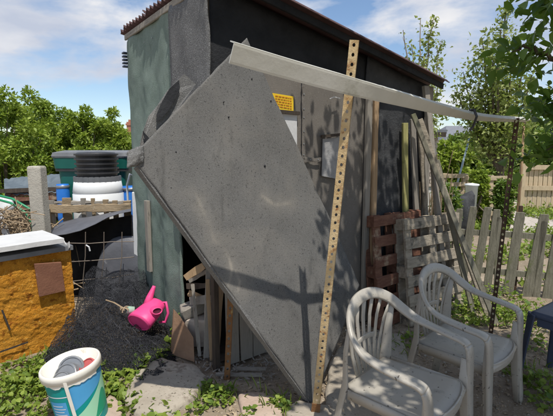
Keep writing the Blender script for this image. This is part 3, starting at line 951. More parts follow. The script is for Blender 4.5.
mb = MB(); mb.box(fpt(0.62, -0.17, FH + 0.018), (1.25, 0.42, 0.035), (fd, fn_, ZUP))
build('lid_shadow_band', mb, M_greyp, fz)  # grey band put in for the shadow beneath the lid
mb = MB(); mb.band([fpt(0.03, 0.06 - 0.11 * i / 6, FH + 0.05 - 0.03 * math.sin(math.pi * i / 6)) for i in range(7)], [ZUP] * 7, [fd] * 7, 0.05, 0.008)
build('lid_corner', mb, M_white, fz)
def fp_px(x, y, d):
    return onplane(x, y, FA + fn_ * d, fn_)
mb = MB(); mb.poly([fp_px(34.5, 264, 0.05), fp_px(61.5, 262, 0.05), fp_px(65.5, 291, 0.045), fp_px(39.5, 297, 0.045)], 0.018, fn_)
build('rusty_plate', mb, M_rustp, fz, bevel=0.003, label='rust brown square plate')
for (a, b) in (((0, 352), (28, 342)), ((2, 310), (10, 330))):
    mb = MB(); mb.plank(fp_px(a[0], a[1], 0.022), fp_px(b[0], b[1], 0.022), 0.012, 0.004, fn_)
    build('slit', mb, M_woodd, fz)

# ------------------------------------------------------------------ concrete post, low pallet fence, drums behind
q0 = at(36.5, 166, 3.95)
mb = MB()
zt = q0.z
for (s0, z) in ((0.064, -0.02), (0.063, zt - 0.02), (0.056, zt)):
    mb.v += [V(q0.x + a * s0, 3.95 + b * s0 * 0.9, z) for a, b in ((-1, -1), (1, -1), (1, 1), (-1, 1))]
mb.f = [(3, 2, 1, 0), (8, 9, 10, 11)] + [(o + j, o + (j + 1) % 4, o + 4 + (j + 1) % 4, o + 4 + j) for o in (0, 4) for j in range(4)]
one('concrete_post', mb, M_conc, 'pale concrete fence post standing behind the freezer', 'post', bevel=0.006)

FY = 4.45
lf = empty('pallet_fence', (at(90, 210, FY).x, FY, 0), 'low fence of weathered pallet boards in front of the barrels', 'fence')
def rail(x0, y0, x1, y1, wd, Y=FY, m=M_rail):
    mb = MB(); mb.plank(at(x0, y0, Y), at(x1, y1, Y), wd, 0.03, V(0, -1, 0.15), seg=14, jit=0.010, bow=0.015)
    build('rail', mb, m, lf, bevel=0.004)
rail(40, 209.5, 131, 207.5, 0.085)
rail(40, 203, 131, 202, 0.035, FY + 0.08, M_wood)
rail(40, 252, 131, 250, 0.085)
for x, wd in ((50, 0.09), (66.5, 0.10), (83, 0.045), (93, 0.04), (105.5, 0.055), (115, 0.05), (127, 0.08)):
    a = at(x, 199 + rng.uniform(-2, 2), FY + 0.06)
    mb = MB(); mb.plank((a.x + 0.01, a.y, 0), a, wd, 0.022, V(0, -1, 0), seg=5, jit=0.005)
    build('picket', mb, M_wood if x in (50, 83) else M_rail, lf, bevel=0.003)

# green bin
gb = at(100, 152, 5.5)
gbin = empty('green_bin', (gb.x, 5.5, 0), 'wide dark green plastic bin with faded grey lid behind white barrel', 'bin')
def rrect(hx, hy, r, n=5):
    out = []
    for cx, cy, a0 in ((hx - r, hy - r, 0), (-hx + r, hy - r, 90), (-hx + r, -hy + r, 180), (hx - r, -hy + r, 270)):
        for i in range(n + 1):
            t = math.radians(a0 + 90 * i / n)
            out.append((cx + r * math.cos(t), cy + r * math.sin(t)))
    return out
def stackrect(levels, c):
    mb = MB()
    n_ = None
    for hx, hy, r, z in levels:
        ring = rrect(hx, hy, r)
        n_ = len(ring)
        mb.v += [V(c[0] + x, c[1] + y, z) for x, y in ring]
    for i in range(len(levels) - 1):
        mb.f += [(i * n_ + j, i * n_ + (j + 1) % n_, (i + 1) * n_ + (j + 1) % n_, (i + 1) * n_ + j) for j in range(n_)]
    mb.f += [tuple(reversed(range(n_))), tuple((len(levels) - 1) * n_ + j for j in range(n_))]
    return mb
cc = (gb.x, 5.5)
zr = gb.z
build('bin_body', stackrect([(0.36, 0.26, 0.06, 0.0), (0.42, 0.30, 0.06, zr - 0.24), (0.425, 0.30, 0.06, zr - 0.20)], cc), M_green, gbin)
build('bin_rim', stackrect([(0.46, 0.33, 0.07, zr - 0.20), (0.47, 0.34, 0.07, zr - 0.07)], cc), M_green, gbin)
build('bin_groove', stackrect([(0.455, 0.325, 0.07, zr - 0.235), (0.455, 0.325, 0.07, zr - 0.201)], cc), M_blackp, gbin)
build('bin_lid', stackrect([(0.475, 0.345, 0.07, zr - 0.069), (0.485, 0.35, 0.07, zr - 0.05), (0.47, 0.34, 0.07, zr - 0.005), (0.36, 0.24, 0.06, zr + 0.022)], cc), M_greyp, gbin)
# white barrel with stack of black tubs
wb = at(99, 200, 4.85)
brl = empty('white_barrel', (wb.x, 4.85, 0), 'white plastic barrel with notched rim standing behind pallet fence', 'barrel')
R0 = 47 / 2 * 4.85 / F * 1.0
zA, zB = at(99, 181, 4.85).z, at(99, 192, 4.85).z
TM = Matrix.Translation(V(wb.x, 4.85, 0))
mb = MB(); mb.lathe([(0.001, 0), (R0 * 0.98, 0), (R0, 0.04), (R0 * 1.02, zB - 0.3), (R0 * 1.01, zB - 0.012), (R0 * 0.985, zB - 0.006), (R0 * 0.985, zB + 0.004), (R0 * 1.0, zB + 0.01), (R0 * 0.94, zA), (R0 * 0.9, zA + 0.005), (0.001, zA + 0.006)], 40, TM)
build('barrel_body', mb, M_whiteb, brl, smooth=True)
mb = MB()
zt = at(99, 176, 4.85).z
for k in range(26):
    t = 2 * math.pi * k / 26
    d = V(math.cos(t), math.sin(t), 0)
    mb.box(V(wb.x, 4.85, (zA + zt) / 2) + d * (R0 * 0.88), (0.03, 0.075, zt - zA), (d, ZUP.cross(d), ZUP))
build('notched_ring', mb, M_greyp, brl)
mb = MB()
R1 = 20.5 * 4.85 / F
z0, z1 = zA + 0.006, at(97, 153.5, 4.85).z
prof = [(R1 * 0.80, z0)]
nk = 5
for k in range(nk):
    a = zt + (z1 - zt) * k / nk
    h = (z1 - zt) / nk
    prof += [(R1 * 0.90, a + 0.002), (R1 * 0.92, a + h * 0.55), (R1 * 1.0, a + h * 0.60), (R1 * 1.0, a + h * 0.96), (R1 * 0.91, a + h * 0.98)]
prof += [(R1 * 0.85, z1 + 0.012), (R1 * 0.4, z1 + 0.02), (0.001, z1 + 0.02)]
tb = MB(); tb.lathe(prof, 36, TM)
one('nested_tubs', tb, M_blackp, 'stack of black nested plastic tubs on top of the white barrel', 'tubs')
for x, Y, r, yt, lab in ((131.5, 5.05, 0.12, 186, 'blue plastic drum between the white barrel and the shed'), (62.5, 5.1, 0.075, 184, 'blue plastic drum left of the green bin')):
    c = at(x, yt, Y)
    dr = empty('blue_drum', (c.x, Y, 0), lab, 'drum', 'blue drums')
    T2 = Matrix.Translation(V(c.x, Y, 0))
    mb = MB(); mb.lathe([(0.001, 0), (r, 0), (r, 0.3), (r * 1.05, 0.32), (r, 0.34), (r, 0.7), (r * 1.05, 0.72), (r, 0.74), (r, c.z - 0.04), (r * 0.9, c.z), (0.001, c.z)], 24, T2)
    build('drum_body', mb, M_blue, dr, smooth=True)
    mb = MB(); mb.lathe([(r * 1.02, c.z - 0.05), (r * 1.07, c.z - 0.045), (r * 1.07, c.z - 0.02), (r * 1.02, c.z - 0.015)], 24, T2)
    build('drum_hoop', mb, M_tin, dr, smooth=True)
mb = MB()
hp = [at(128, 203, 4.72), at(127, 185, 4.72), at(130, 174, 4.72), at(134, 176, 4.72), at(137, 190, 4.7), at(138, 206, 4.65)]
hp = [hp[0] - V(0, 0, hp[0].z)] + hp + [V(hp[-1].x, hp[-1].y, 0.0)]
mb.tube(hp, 0.012, 7)
one('grey_hose', mb, M_hosew, 'pale grey hose arching beside the blue drum by the shed', 'hose', smooth=True)

# tarp over planks, twig heap and hoses at the far left
tp = empty('tarp_heap', V(-3.15, 5.6, 0), 'slate blue tarp thrown over a stack of old boards behind the post', 'tarp')
mb = MB()
def tarp_fn(u_, v_):
    p = at(4 + 60 * u_, 188 - 4 * u_ - 9 * v_ + 3 * fbm(u_ * 5, v_ * 3, 1), 5.3 + 0.8 * v_)
    return p + V(0, 0, 0.05 * fbm(u_ * 6, v_ * 5, 2) - 0.1 * (1 - v_) ** 3)
mb.grid(tarp_fn, 24, 14)
build('tarp_sheet', mb, M_tarpb, tp, smooth=True)
for k in range(8):
    a, b = at(2 + rng.uniform(0, 8), 191 + k * 4.2, 5.35 + 0.05 * (k % 2)), at(60 + rng.uniform(-4, 2), 189 + k * 4.2, 5.4)
    mb = MB(); mb.plank(a, b, 0.05, 0.16, V(0, -1, 0.1), seg=4, jit=0.006)
    build('old_board', mb, M_woodr if k % 3 else M_woodd, tp)
mb = MB(); mb.box(at(31, 224, 5.5) - V(0, 0, at(31, 224, 5.5).z / 2), (0.7, 0.3, at(31, 224, 5.5).z), None)
build('heap_base', mb, M_woodd, tp)
mb = MB()
for k in range(170):
    c = at(rng.uniform(-12, 30), rng.uniform(212, 240), rng.uniform(3.7, 4.6))
    c.z = max(0.03, c.z)
    d = V(rng.gauss(0, 1), rng.gauss(0, 0.7), rng.gauss(0.0, 0.6)).normalized() * rng.uniform(0.08, 0.2)
    mb.tube([c - d, c + V(rng.gauss(0, .02), 0, rng.gauss(0, .02)), c + d], rng.uniform(0.003, 0.007), 4, False)
for k in range(90):
    c = V(rng.uniform(-3.0, -2.15), rng.uniform(3.8, 4.6), rng.uniform(0.0, 0.75))
    d = V(rng.gauss(0, 1), rng.gauss(0, 0.7), rng.gauss(0.0, 0.5)).normalized() * rng.uniform(0.2, 0.45)
    mb.tube([c - d, c, c + d], rng.uniform(0.003, 0.008), 4, False)
for i_ in range(len(mb.v)):
    if mb.v[i_].z < 0.0:
        mb.v[i_].z = abs(mb.v[i_].z) * 0.3
build('twig_heap', mb, M_twig, label='heap of dry tangled twigs at the left edge behind the freezer', cat='twigs', kind='stuff')
for k, (a, b, lab) in enumerate((((-4, 195), (30, 209), 'upper green garden hose sloping through the twig heap'), ((-4, 199), (26, 213), 'lower green garden hose sloping through the twig heap'))):
    q0, q1 = at(a[0], a[1], 4.1), at(b[0], b[1], 4.0)
    mb = MB(); mb.tube([q0 + V(-0.3, 0.1, 0.08), q0, q0.lerp(q1, 0.5) + V(0, 0, 0.03), q1, q1 + V(0.05, 0.0, -0.12), V(q1.x + 0.06, q1.y, 0.01)], 0.012, 7)
    one('garden_hose', mb, M_hose, lab, 'hose', smooth=True, group='green hoses')
mb = rock(at(4, 206, 4.3), (0.10, 0.08, 0.11), 2.0)
mb2 = at(4, 206, 4.3)
one('plastic_bag', mb, M_whiteb, 'crumpled white plastic bag on the twig heap at left edge', 'bag', smooth=True)
mb = MB(); q0 = at(-2, 211, 3.9); q1 = at(6, 232, 3.8)
mb.plank(q0, V(q1.x + 0.2, q1.y, 0.0), 0.05, 0.03, V(0, -1, 0), seg=3)
one('leaning_batten', mb, M_upvcw, 'pale batten leaning at the left edge behind the freezer', 'batten')

# ------------------------------------------------------------------ plastic sheet, wire mesh, dark butt, netting
def lerp_list(keys, u_):
    k = u_ * (len(keys) - 1)
    i = min(int(k), len(keys) - 2)
    f = k - i
    f = f * f * (3 - 2 * f) if False else f
    return [keys[i][c] * (1 - f) + keys[i + 1][c] * f for c in range(len(keys[0]))]
fr_ = [(53, 235.5), (66, 234), (80, 230.5), (95, 224), (108, 217), (120, 213), (131, 211)]
bk_ = [(48, 230), (62, 222), (78, 218), (94, 216), (108, 213), (122, 210.5), (131, 209)]
def sheet_fn(u_, v_):
    a, b = lerp_list(fr_, u_), lerp_list(bk_, u_)
    Y = 3.88 + (4.36 - 3.88) * v_ + 0.08 * u_
    p = at(a[0] * (1 - v_) + b[0] * v_, a[1] * (1 - v_) + b[1] * v_, Y)
    return p + V(0, 0, 0.012 * math.sin(math.pi * v_))
mb = MB(); mb.grid(sheet_fn, 36, 8)
one('plastic_sheet', mb, M_tarp, 'curved black plastic sheet slung between freezer and shed', 'sheet', smooth=True, solid=0.006)
mb = MB()
def mesh_shade_fn(u_, v_):
    Y = 4.34
    top = at(46 + 86 * u_, 231 - 16 * u_, Y)
    return V(top.x, Y + 0.04 * math.sin(u_ * 14) * v_, top.z * (1 - v_) + 0.0 * v_)
mb.grid(mesh_shade_fn, 30, 8)  # black sheet added to paint the shade below the plastic sheet
one('mesh_shade_sheet', mb, M_black, 'added black sheet standing in for the shade behind the wire mesh', 'sheet', smooth=True)
bt = at(122, 236, 4.1)
mb = MB()
Rb = 0.33
T2 = Matrix.Translation(V(bt.x + 0.04, 4.15, 0))
mb = MB()
def dome(u_, v_):
    t = math.pi * (0.5 * v_)
    a = 2 * math.pi * u_
    return V(bt.x + 0.05 + 0.36 * math.cos(a) * math.cos(t) ** 0.7, 4.1 + 0.12 * math.sin(a) * math.cos(t) ** 0.7, 0.0 + bt.z * math.sin(t))
mb.grid(dome, 32, 12)
one('grey_sack', mb, M_tarp, 'dark grey rounded plastic sack behind the wire mesh by the shed', 'sack', smooth=True)
wm = empty('wire_mesh', (-1.75, 3.84, 0), 'rusty welded wire mesh panel between freezer and shed', 'mesh')
for y0, y1 in ((262, 257), (243, 241.5), (282, 274)):
    mb = MB(); mb.tube([at(66, y0, 3.86), at(90, (y0 + y1) / 2 + 1.2, 3.85), at(112, (y0 + y1) / 2 - .5, 3.86), at(134, y1, 3.86)], 0.0045, 5)
    build('horizontal_wire', mb, M_wire, wm)
for x in (85, 103.5, 121.5):
    a, b = at(x + 0.5, 232, 3.855), at(x - 2, 280, 3.855)
    mb = MB(); mb.tube([a, a.lerp(b, 0.5) + V(0.01, 0, 0), b, V(b.x, b.y, 0)], 0.004, 5)
    build('vertical_wire', mb, M_wire, wm)
mb = MB(); mb.tube([at(86, 245, 3.8), at(89, 247, 3.8), at(90, 251, 3.8)], 0.008, 5)
build('wire_tie', mb, M_hosew, wm)
# netting heap
def net_z(x, y):
    k = min(1, max(0, (y - 2.45) / 1.2))
    k = k * k * (3 - 2 * k)
    ex = min(1, max(0, (x + 1.70 + max(0, y - 3.25) * 0.3) / 0.07)) * min(1, max(0, (-0.60 - x - 0.30 * (y - 2.5)) / 0.22))
    h = 0.33 * k + 0.03 + 0.11 * fbm(x * 3.1, y * 3.1, 0.4) + 0.06 * fbm(x * 9, y * 9, 2.4) + 0.02 * fbm(x * 24, y * 24, 1.1)
    return max(-0.03, h * ex * min(1, (y - 2.4) / 0.2) - 0.02)
M_netx = bpy.data.materials.new('see_through_black_net')
M_netx.use_nodes = True
t_ = M_netx.node_tree
pb = t_.nodes['Principled BSDF']
pb.inputs['Base Color'].default_value = (0.022, 0.023, 0.027, 1)
pb.inputs['Roughness'].default_value = 0.85
pb.inputs['Specular IOR Level'].default_value = 0.2
tcx = t_.nodes.new('ShaderNodeTexCoord')
wn = t_.nodes.new('ShaderNodeTexNoise')
wn.inputs['Scale'].default_value = 5
mxv = t_.nodes.new('ShaderNodeMix')
mxv.data_type = 'RGBA'
mxv.inputs[0].default_value = 0.22
t_.links.new(tcx.outputs['Object'], wn.inputs['Vector'])
t_.links.new(tcx.outputs['Object'], mxv.inputs[6])
t_.links.new(wn.outputs['Color'], mxv.inputs[7])
vo = t_.nodes.new('ShaderNodeTexVoronoi')
vo.feature = 'DISTANCE_TO_EDGE'
vo.inputs['Scale'].default_value = 95
t_.links.new(mxv.outputs[2], vo.inputs['Vector'])
lt = t_.nodes.new('ShaderNodeMath')
lt.operation = 'LESS_THAN'
lt.inputs[1].default_value = 0.085
t_.links.new(vo.outputs['Distance'], lt.inputs[0])
tr = t_.nodes.new('ShaderNodeBsdfTransparent')
mxs = t_.nodes.new('ShaderNodeMixShader')
t_.links.new(lt.outputs[0], mxs.inputs[0])
t_.links.new(tr.outputs[0], mxs.inputs[1])
t_.links.new(pb.outputs[0], mxs.inputs[2])
t_.links.new(mxs.outputs[0], t_.nodes['Material Output'].inputs['Surface'])
netm = None
for li, (hs_, sd_) in enumerate(((1.0, 0.0), (0.7, 3.0), (0.4, 7.0))):
    mb = MB()
    def net_fn(u_, v_):
        x, y = -1.80 + 1.20 * u_, 2.42 + 1.50 * v_
        z = net_z(x, y)
        if z > 0.0:
            z = z * hs_ + 0.03 * hs_ * fbm(x * 11 + sd_, y * 11, sd_) + 0.012
        return V(x, y, max(-0.03, z))
    mb.grid(net_fn, 80, 100)
    if netm is None:
        netm = build('garden_netting', mb, M_netx, smooth=True, label='heap of crumpled black garden netting beside the shed', cat='netting', kind='stuff')
    else:
        build('net_fold', mb, M_netx, parent=netm, smooth=True, kind='stuff')
mb = MB()
for k in range(420):
    x, y = rng.uniform(-1.75, -0.65), rng.uniform(2.5, 3.85)
    a = (0.7 if k % 2 else -0.75) + 1.6 * fbm(x * 1.6, y * 1.6, 9) + rng.gauss(0, 0.12)
    pts = []
    lift = rng.uniform(0.001, 0.014)
    for i in range(14):
        z = net_z(x, y)
        if z < -0.015:
            break
        pts.append(V(x, y, z + lift * (0.4 + 0.6 * math.sin(i * 0.8 + k))))
        a += rng.gauss(0, 0.07)
        x += 0.022 * math.cos(a)
        y += 0.022 * math.sin(a)
    if len(pts) > 3:
        mb.tube(pts, rng.uniform(0.0005, 0.0011), 3, False)
off = netm.location
so = build('net_strands', mb, M_netl, parent=netm, kind='stuff')

# pink watering can lying on the netting
wc = V(-1.0, 3.12, 0.0)
wz = net_z(wc.x, wc.y)
can = empty('watering_can', wc + V(0, 0, max(0, wz)), 'pink plastic watering can lying on the black netting', 'watering can')
ca = at(139, 322, 3.03)          # centre of its base disc
cb = at(157, 304, 3.20)          # top end
axd = (cb - ca).normalized()
AX = axd.to_track_quat('Z', 'X').to_matrix().to_4x4()
TMc = Matrix.Translation(ca) @ AX @ Matrix.Diagonal((0.80, 1.15, 1, 1))
ln = (cb - ca).length
mb = MB(); mb.lathe([(0.001, -0.004), (0.075, -0.006), (0.092, -0.002), (0.097, 0.008), (0.094, 0.05), (0.082, ln * 0.7), (0.070, ln), (0.062, ln + 0.012), (0.030, ln + 0.016)], 28, TMc)
build('can_body', mb, M_pink, can, smooth=True)
mb = MB(); mb.lathe([(0.078, -0.008), (0.086, -0.014), (0.094, -0.006)], 28, TMc)
build('base_rim', mb, M_pink, can, smooth=True)
hc = at(157, 311, 3.04)
hd_ = V(0.45, -0.8, 0.25).normalized()
TH = Matrix.Translation(hc) @ hd_.to_track_quat('Z', 'Y').to_matrix().to_4x4() @ Matrix.Diagonal((1.25, 0.8, 1, 1))
mb = MB(); mb.lathe([(0.045, -0.06), (0.034, 0.0), (0.031, 0.012), (0.026, 0.010), (0.024, -0.012)], 20, TH)
build('filler_neck', mb, M_pink, can, smooth=True)
mb = MB(); mb.lathe([(0.026, 0.001), (0.001, -0.002)], 20, TH)
build('filler_hole', mb, M_pinkd, can)  # dark disc stands in for the shaded opening
s0, s1 = at(147, 306, 3.16), at(153.5, 288, 3.22)
mb = MB(); mb.tube([s0, s0.lerp(s1, 0.5) + V(-0.003, 0, 0), s1, s1 + (s1 - s0) * 0.12], [0.036, 0.027, 0.016, 0.013], 14)
build('spout', mb, M_pink, can, smooth=True)
mb = MB()
h0, h1 = at(160, 303, 3.18), at(163, 322, 3.15)
mb.tube([h0, h0 + V(0.05, -0.01, 0.01), h0.lerp(h1, 0.5) + V(0.055, -0.01, 0), h1 + V(0.02, 0, 0), h1 + V(-0.03, 0, 0)], 0.011, 8)
build('handle', mb, M_pink, can, smooth=True)
# dry stalk and pale scrap beside the can
mb = MB()
q0, q1 = at(106, 300, 3.18), at(123, 308, 3.08)
mb.tube([q0, q0.lerp(q1, 0.5) + V(0, 0, 0.01), q1], 0.006, 5)
for k in range(14):
    d = V(rng.gauss(0, 1), rng.gauss(0, 1), rng.gauss(0, .6)).normalized() * 0.035
    mb.tube([q1, q1 + d * 0.6 + V(0.008, 0, 0), q1 + d + V(0.012, 0, -0.01)], 0.004, 4)
one('dry_stalk', mb, M_twig, 'dry stalk with shrivelled tuft lying left of the pink watering can', 'stalk')
mb = MB(); c = at(134, 310, 3.12)
mb.lathe([(0.001, -0.005), (0.026, -0.004), (0.032, 0.05), (0.034, 0.052), (0.031, 0.05), (0.024, 0.0)], 14, Matrix.Translation(c) @ V(-1, -0.3, 0.1).to_track_quat('Z', 'Y').to_matrix().to_4x4())
M_mint = mat('mint_plastic', (0.36, 0.56, 0.43), (0.42, 0.62, 0.49), 8, 0.5, 0.05)
one('mint_cup', mb, M_mint, 'small mint green plastic cup lying between stalk and watering can', 'cup', smooth=True)

# ------------------------------------------------------------------ bucket of lids
bb = V(-1.10, 2.21, 0.0)
bk = empty('plastic_bucket', bb, 'cream plastic bucket with teal and blue label full of lids', 'bucket')
TB = Matrix.Rotation(math.radians(-8), 4, 'Y') @ Matrix.Rotation(math.radians(3), 4, 'X')
BH, BR0, BR1 = 0.375, 0.128, 0.148
def loc_build(name, mb, m, parent, **k):
    return build(name, mb, m, parent, local=True, **k)
mb = MB(); mb.lathe([(0.001, 0.0), (BR0 - 0.008, 0.0), (BR0, 0.008), (BR1, BH), (BR1 - 0.006, BH), (BR0 - 0.006, 0.02), (0.001, 0.018)], 44, TB)
loc_build('bucket_wall', mb, M_tub, bk, smooth=True)
mb = MB(); mb.lathe([(BR1 - 0.004, BH - 0.045), (BR1 + 0.009, BH - 0.045), (BR1 + 0.012, BH - 0.014), (BR1 + 0.009, BH + 0.001), (BR1 + 0.002, BH + 0.005), (BR1 - 0.004, BH + 0.001), (BR1 - 0.005, BH - 0.03)], 44, TB)
loc_build('bucket_rim', mb, M_tub, bk, smooth=True)
def brad(z):
    return BR0 + (BR1 - BR0) * z / BH
def patch(a0, a1, zlo, zhi, lift, n=18):
    """label patch on the cone; zlo, zhi functions of 0..1 across a0..a1 degrees"""
    mb = MB()
    def fn(u_, v_):
        a = math.radians(a0 + (a1 - a0) * u_)
        z = zlo(u_) + (zhi(u_) - zlo(u_)) * v_
        r = brad(z) + lift
        return TB @ V(r * math.cos(a), r * math.sin(a), z)
    mb.grid(fn, n, 10)
    return mb
K = lambda c: (lambda u_: c)
loc_build('label_base', patch(200, 395, K(0.03), lambda u_: 0.315 + 0.008 * math.sin(u_ * 40) * (1 if u_ > .4 else 0), 0.0012, 40), M_teal, bk, smooth=True)
loc_build('label_blue', patch(287, 384, lambda u_: 0.16 + 0.13 * u_, lambda u_: 0.305 + 0.01 * u_, 0.0020), M_lblue, bk, smooth=True)
loc_build('label_swoosh', patch(292, 376, lambda u_: 0.03 + 0.09 * u_ ** 1.6, lambda u_: 0.13 + 0.17 * u_ ** 1.2, 0.0027), M_lgreen, bk, smooth=True)
loc_build('label_leaf', patch(326, 372, lambda u_: 0.06 + 0.04 * u_, lambda u_: 0.065 + 0.17 * math.sin(math.pi * min(1, u_ * .8 + .02)) * (0.5 + .5 * u_), 0.0034), M_dgreen, bk, smooth=True)
loc_build('label_box', patch(232, 274, K(0.13), K(0.225), 0.0020), M_lblue, bk, smooth=True)
loc_build('label_band', patch(224, 280, K(0.252), K(0.258), 0.0020), M_wprint, bk, smooth=True)
for k in range(4):
    loc_build('label_line', patch(238, 270 - 5 * (k % 2), K(0.145 + 0.018 * k), K(0.150 + 0.018 * k), 0.0027), M_wprint, bk)
loc_build('label_code', patch(268, 281, K(0.04), K(0.085), 0.0022), M_wprint, bk)
mb = MB()
a = math.radians(284)
pts, sd, up = [], [], []
for i in range(9):
    z = BH - 0.03 - 0.30 * i / 8
    r = brad(z) + 0.010
    pts.append(TB @ V(r * math.cos(a + 0.004 * i), r * math.sin(a + 0.004 * i), z))
    sd.append(V(-math.sin(a), math.cos(a), 0)); up.append(V(math.cos(a), math.sin(a), 0))
mb.band(pts, sd, up, 0.018, 0.005)
loc_build('handle_strap', mb, M_tub, bk)
mb = patch(240, 348, lambda u_: BH - 0.062 + 0.016 * fbm(u_ * 7, 1.2), K(BH - 0.044), 0.0075, 30)
loc_build('torn_seal', mb, M_tub, bk)
# contents: lids standing inside
for k, (x, y, z, r, m, tilt, rz, lab, cat) in enumerate((
        (-0.015, 0.02, 0.325, 0.072, M_tin, 62, 12, 'upright grey tin lid at the back inside the bucket', 'lid'),
        (-0.03, -0.025, 0.315, 0.068, M_tin, 48, -8, 'grey tin lid leaning in the middle of the bucket', 'lid'),
        (-0.04, -0.06, 0.31, 0.050, M_tin, 38, 5, 'small grey tin lid at the front of the bucket', 'lid'),
        (0.075, 0.02, 0.325, 0.052, M_redlid, 40, -25, 'faded red lid at the right side inside the bucket', 'lid'))):
    T = Matrix.Translation(bb) @ TB @ Matrix.Translation(V(x, y, z)) @ Matrix.Rotation(math.radians(rz), 4, 'Z') @ Matrix.Rotation(math.radians(tilt), 4, 'X')
    mb = MB(); mb.lathe([(0.001, 0.0), (r * 0.82, 0.0), (r * 0.86, 0.006), (r * 0.93, 0.006), (r, 0.002), (r, -0.010), (r * 0.97, -0.012), (0.001, -0.006)], 26, T)
    one('lid', mb, m, lab, cat, smooth=False, group='lids in the bucket')
T = Matrix.Translation(bb) @ TB
mb = MB(); mb.lathe([(0.001, 0.262), (0.08, 0.272), (brad(0.26) - 0.008, 0.262)], 20, T)
one('bucket_soil', mb, M_soil, 'soil and grit filling the cream bucket', 'soil')

# ------------------------------------------------------------------ flat stones in front
def slab(name, pts, h, m, label, cat='stone', seed=0):
    mb = MB()
    cs = [gr(x, y) for x, y in pts]
    c = sum(cs, V(0, 0, 0)) / len(cs)
    ring, top = [], []
    for i in range(len(cs)):
        a, b = cs[i], cs[(i + 1) % len(cs)]
        for k in range(6):
            p = a.lerp(b, k / 6)
            p = p + (p - c) * 0.06 * fbm(p.x * 9 + seed, p.y * 9, 1)
            ring.append(p)
    n_ = len(ring)
    vs = [V(p.x, p.y, -0.03) for p in ring]
    for s, hh in ((1.0, h * 0.5), (0.93, h * 0.95), (0.7, h), (0.35, h)):
        vs += [V(c.x + (p.x - c.x) * s, c.y + (p.y - c.y) * s, hh + 0.014 * fbm(p.x * s * 7 + seed, p.y * s * 7, 2) + 0.006 * fbm(p.x * s * 26 + seed, p.y * s * 26, 5)) for p in ring]
    vs.append(V(c.x, c.y, h))
    fs = []
    for L in range(4):
        for j in range(n_):
            fs.append((L * n_ + j, L * n_ + (j + 1) % n_, (L + 1) * n_ + (j + 1) % n_, (L + 1) * n_ + j))
    fs += [(4 * n_ + j, 4 * n_ + (j + 1) % n_, 5 * n_) for j in range(n_)]
    mb.add(vs, fs)
    return build(name, mb, m, smooth=True, label=label, cat=cat)
slab('stone_slab', [(122, 402), (138, 372), (162, 362), (196, 368), (208, 382), (200, 398), (170, 418), (135, 418)], 0.045, M_slab, 'broad rough beige stone slab beside the weeds below the watering can', seed=1)
slab('stone_slab', [(238, 400), (256, 394), (280, 399), (284, 425), (244, 428)], 0.03, M_slabp, 'pinkish paving slab at the bottom edge below the leaning panel', seed=4)
slab('stone_slab', [(284, 413), (300, 404), (330, 409), (326, 428), (290, 428)], 0.03, M_slab, 'pale flat stone at the foot of the tall slotted post', seed=7)
slab('stone_slab', [(92, 410), (112, 402), (124, 412), (118, 430), (92, 430)], 0.05, M_slabp, 'small pale stone just right of the bucket', seed=9)
slab('paving_slab', [(330, 362), (352, 330), (402, 335), (412, 372), (388, 430), (322, 430)], 0.02, M_slab, 'large dusty concrete slab in dappled shade beside the chairs', seed=13)

# ------------------------------------------------------------------ pallets
def pallet(name, loc, rz, lean, m, label, wd=0.98, hg=0.92, group='upright pallets'):
    root = empty(name, loc, label, 'pallet', group, rz)
    root.rotation_euler = (lean, 0, rz)
    def part(nm, c, size, jit=0.004):
        mb = MB(); mb.box(c, size, None, jit)
        build(nm, mb, m, root, local=True, bevel=0.003)
    ns = 6
    for k in range(ns):
        z = 0.055 + (hg - 0.11) * k / (ns - 1)
        part('slat', (rng.uniform(-0.006, 0.006), -0.066, z), (wd, 0.018, 0.094), 0.005)
    for x in (-wd / 2 + 0.05, 0, wd / 2 - 0.05):
        part('bearer', (x, -0.047, hg / 2), (0.09, 0.019, hg))
        for z in (0.05, hg / 2, hg - 0.055):
            part('block', (x, 0.0, z), (0.088, 0.072, 0.10))
        part('back_board', (x, 0.047, hg / 2), (0.09, 0.018, hg - 0.01))
    return root
wall_rz = math.atan2(U2.y, U2.x)
c = W(1.76, 0.17, 0.0)
pallet('pallet', (c.x, c.y, 0.0), wall_rz, math.radians(-6), M_woodr, 'red brown stained pallet standing against the shed wall', 0.66, 0.99)
c = gr(407, 326) + U2 * 0.38
pallet('pallet', (c.x, c.y, 0.0), wall_rz - 0.06, math.radians(-7), M_woodg, 'weathered grey pallet leaning in front of the red brown pallet', 0.78, 0.95)

# leaning boards at the end of the shed
def board(x0, y0, Y0, x1, y1, Y1, wd, th, m, lab, face=V(0, -1, 0.2), seg=6, name='leaning_board'):
    a, b = at(x0, y0, Y0), at(x1, y1, Y1)
    a.z = max(a.z, 0.0)
    mb = MB(); mb.plank(a, b, wd, th, face, seg=seg, jit=0.003, bow=rng.uniform(-0.012, 0.012))
    one(name, mb, m, lab, 'board', bevel=0.003, group='boards leaning at the shed end')
def gboard(x0, y0, x1, y1, Y1, wd, th, m, lab, face=V(0, -1, 0.2)):
    a = gr(x0, y0)
    board(x0, y0, a.y, x1, y1, Y1, wd, th, m, lab, face)
def wboard(xb, db, xt, yt, dt, wd, th, m, lab):
    """board standing against the shed's front plane, feet db and top dt in front of it"""
    n_ = N2
    t = wp(xt, yt, dt)
    r = ray(xb, 300)
    q = P0 + N2 * db
    b = V(0, 0, 0) + V(r.x, r.y, 0) * (q.dot(N2) / V(r.x, r.y, 0).dot(N2))
    b.z = 0
    mb = MB(); mb.plank(b, t, wd, th, N2 + V(0, -0.3, 0), seg=6, jit=0.003, bow=rng.uniform(-0.012, 0.012))
    one('leaning_board', mb, m, lab, 'board', bevel=0.003, group='boards leaning at the shed end')
wboard(408, 0.10, 405, 123, 0.04, 0.06, 0.025, M_woodm, 'mossy yellow green board upright behind the grey pallet')
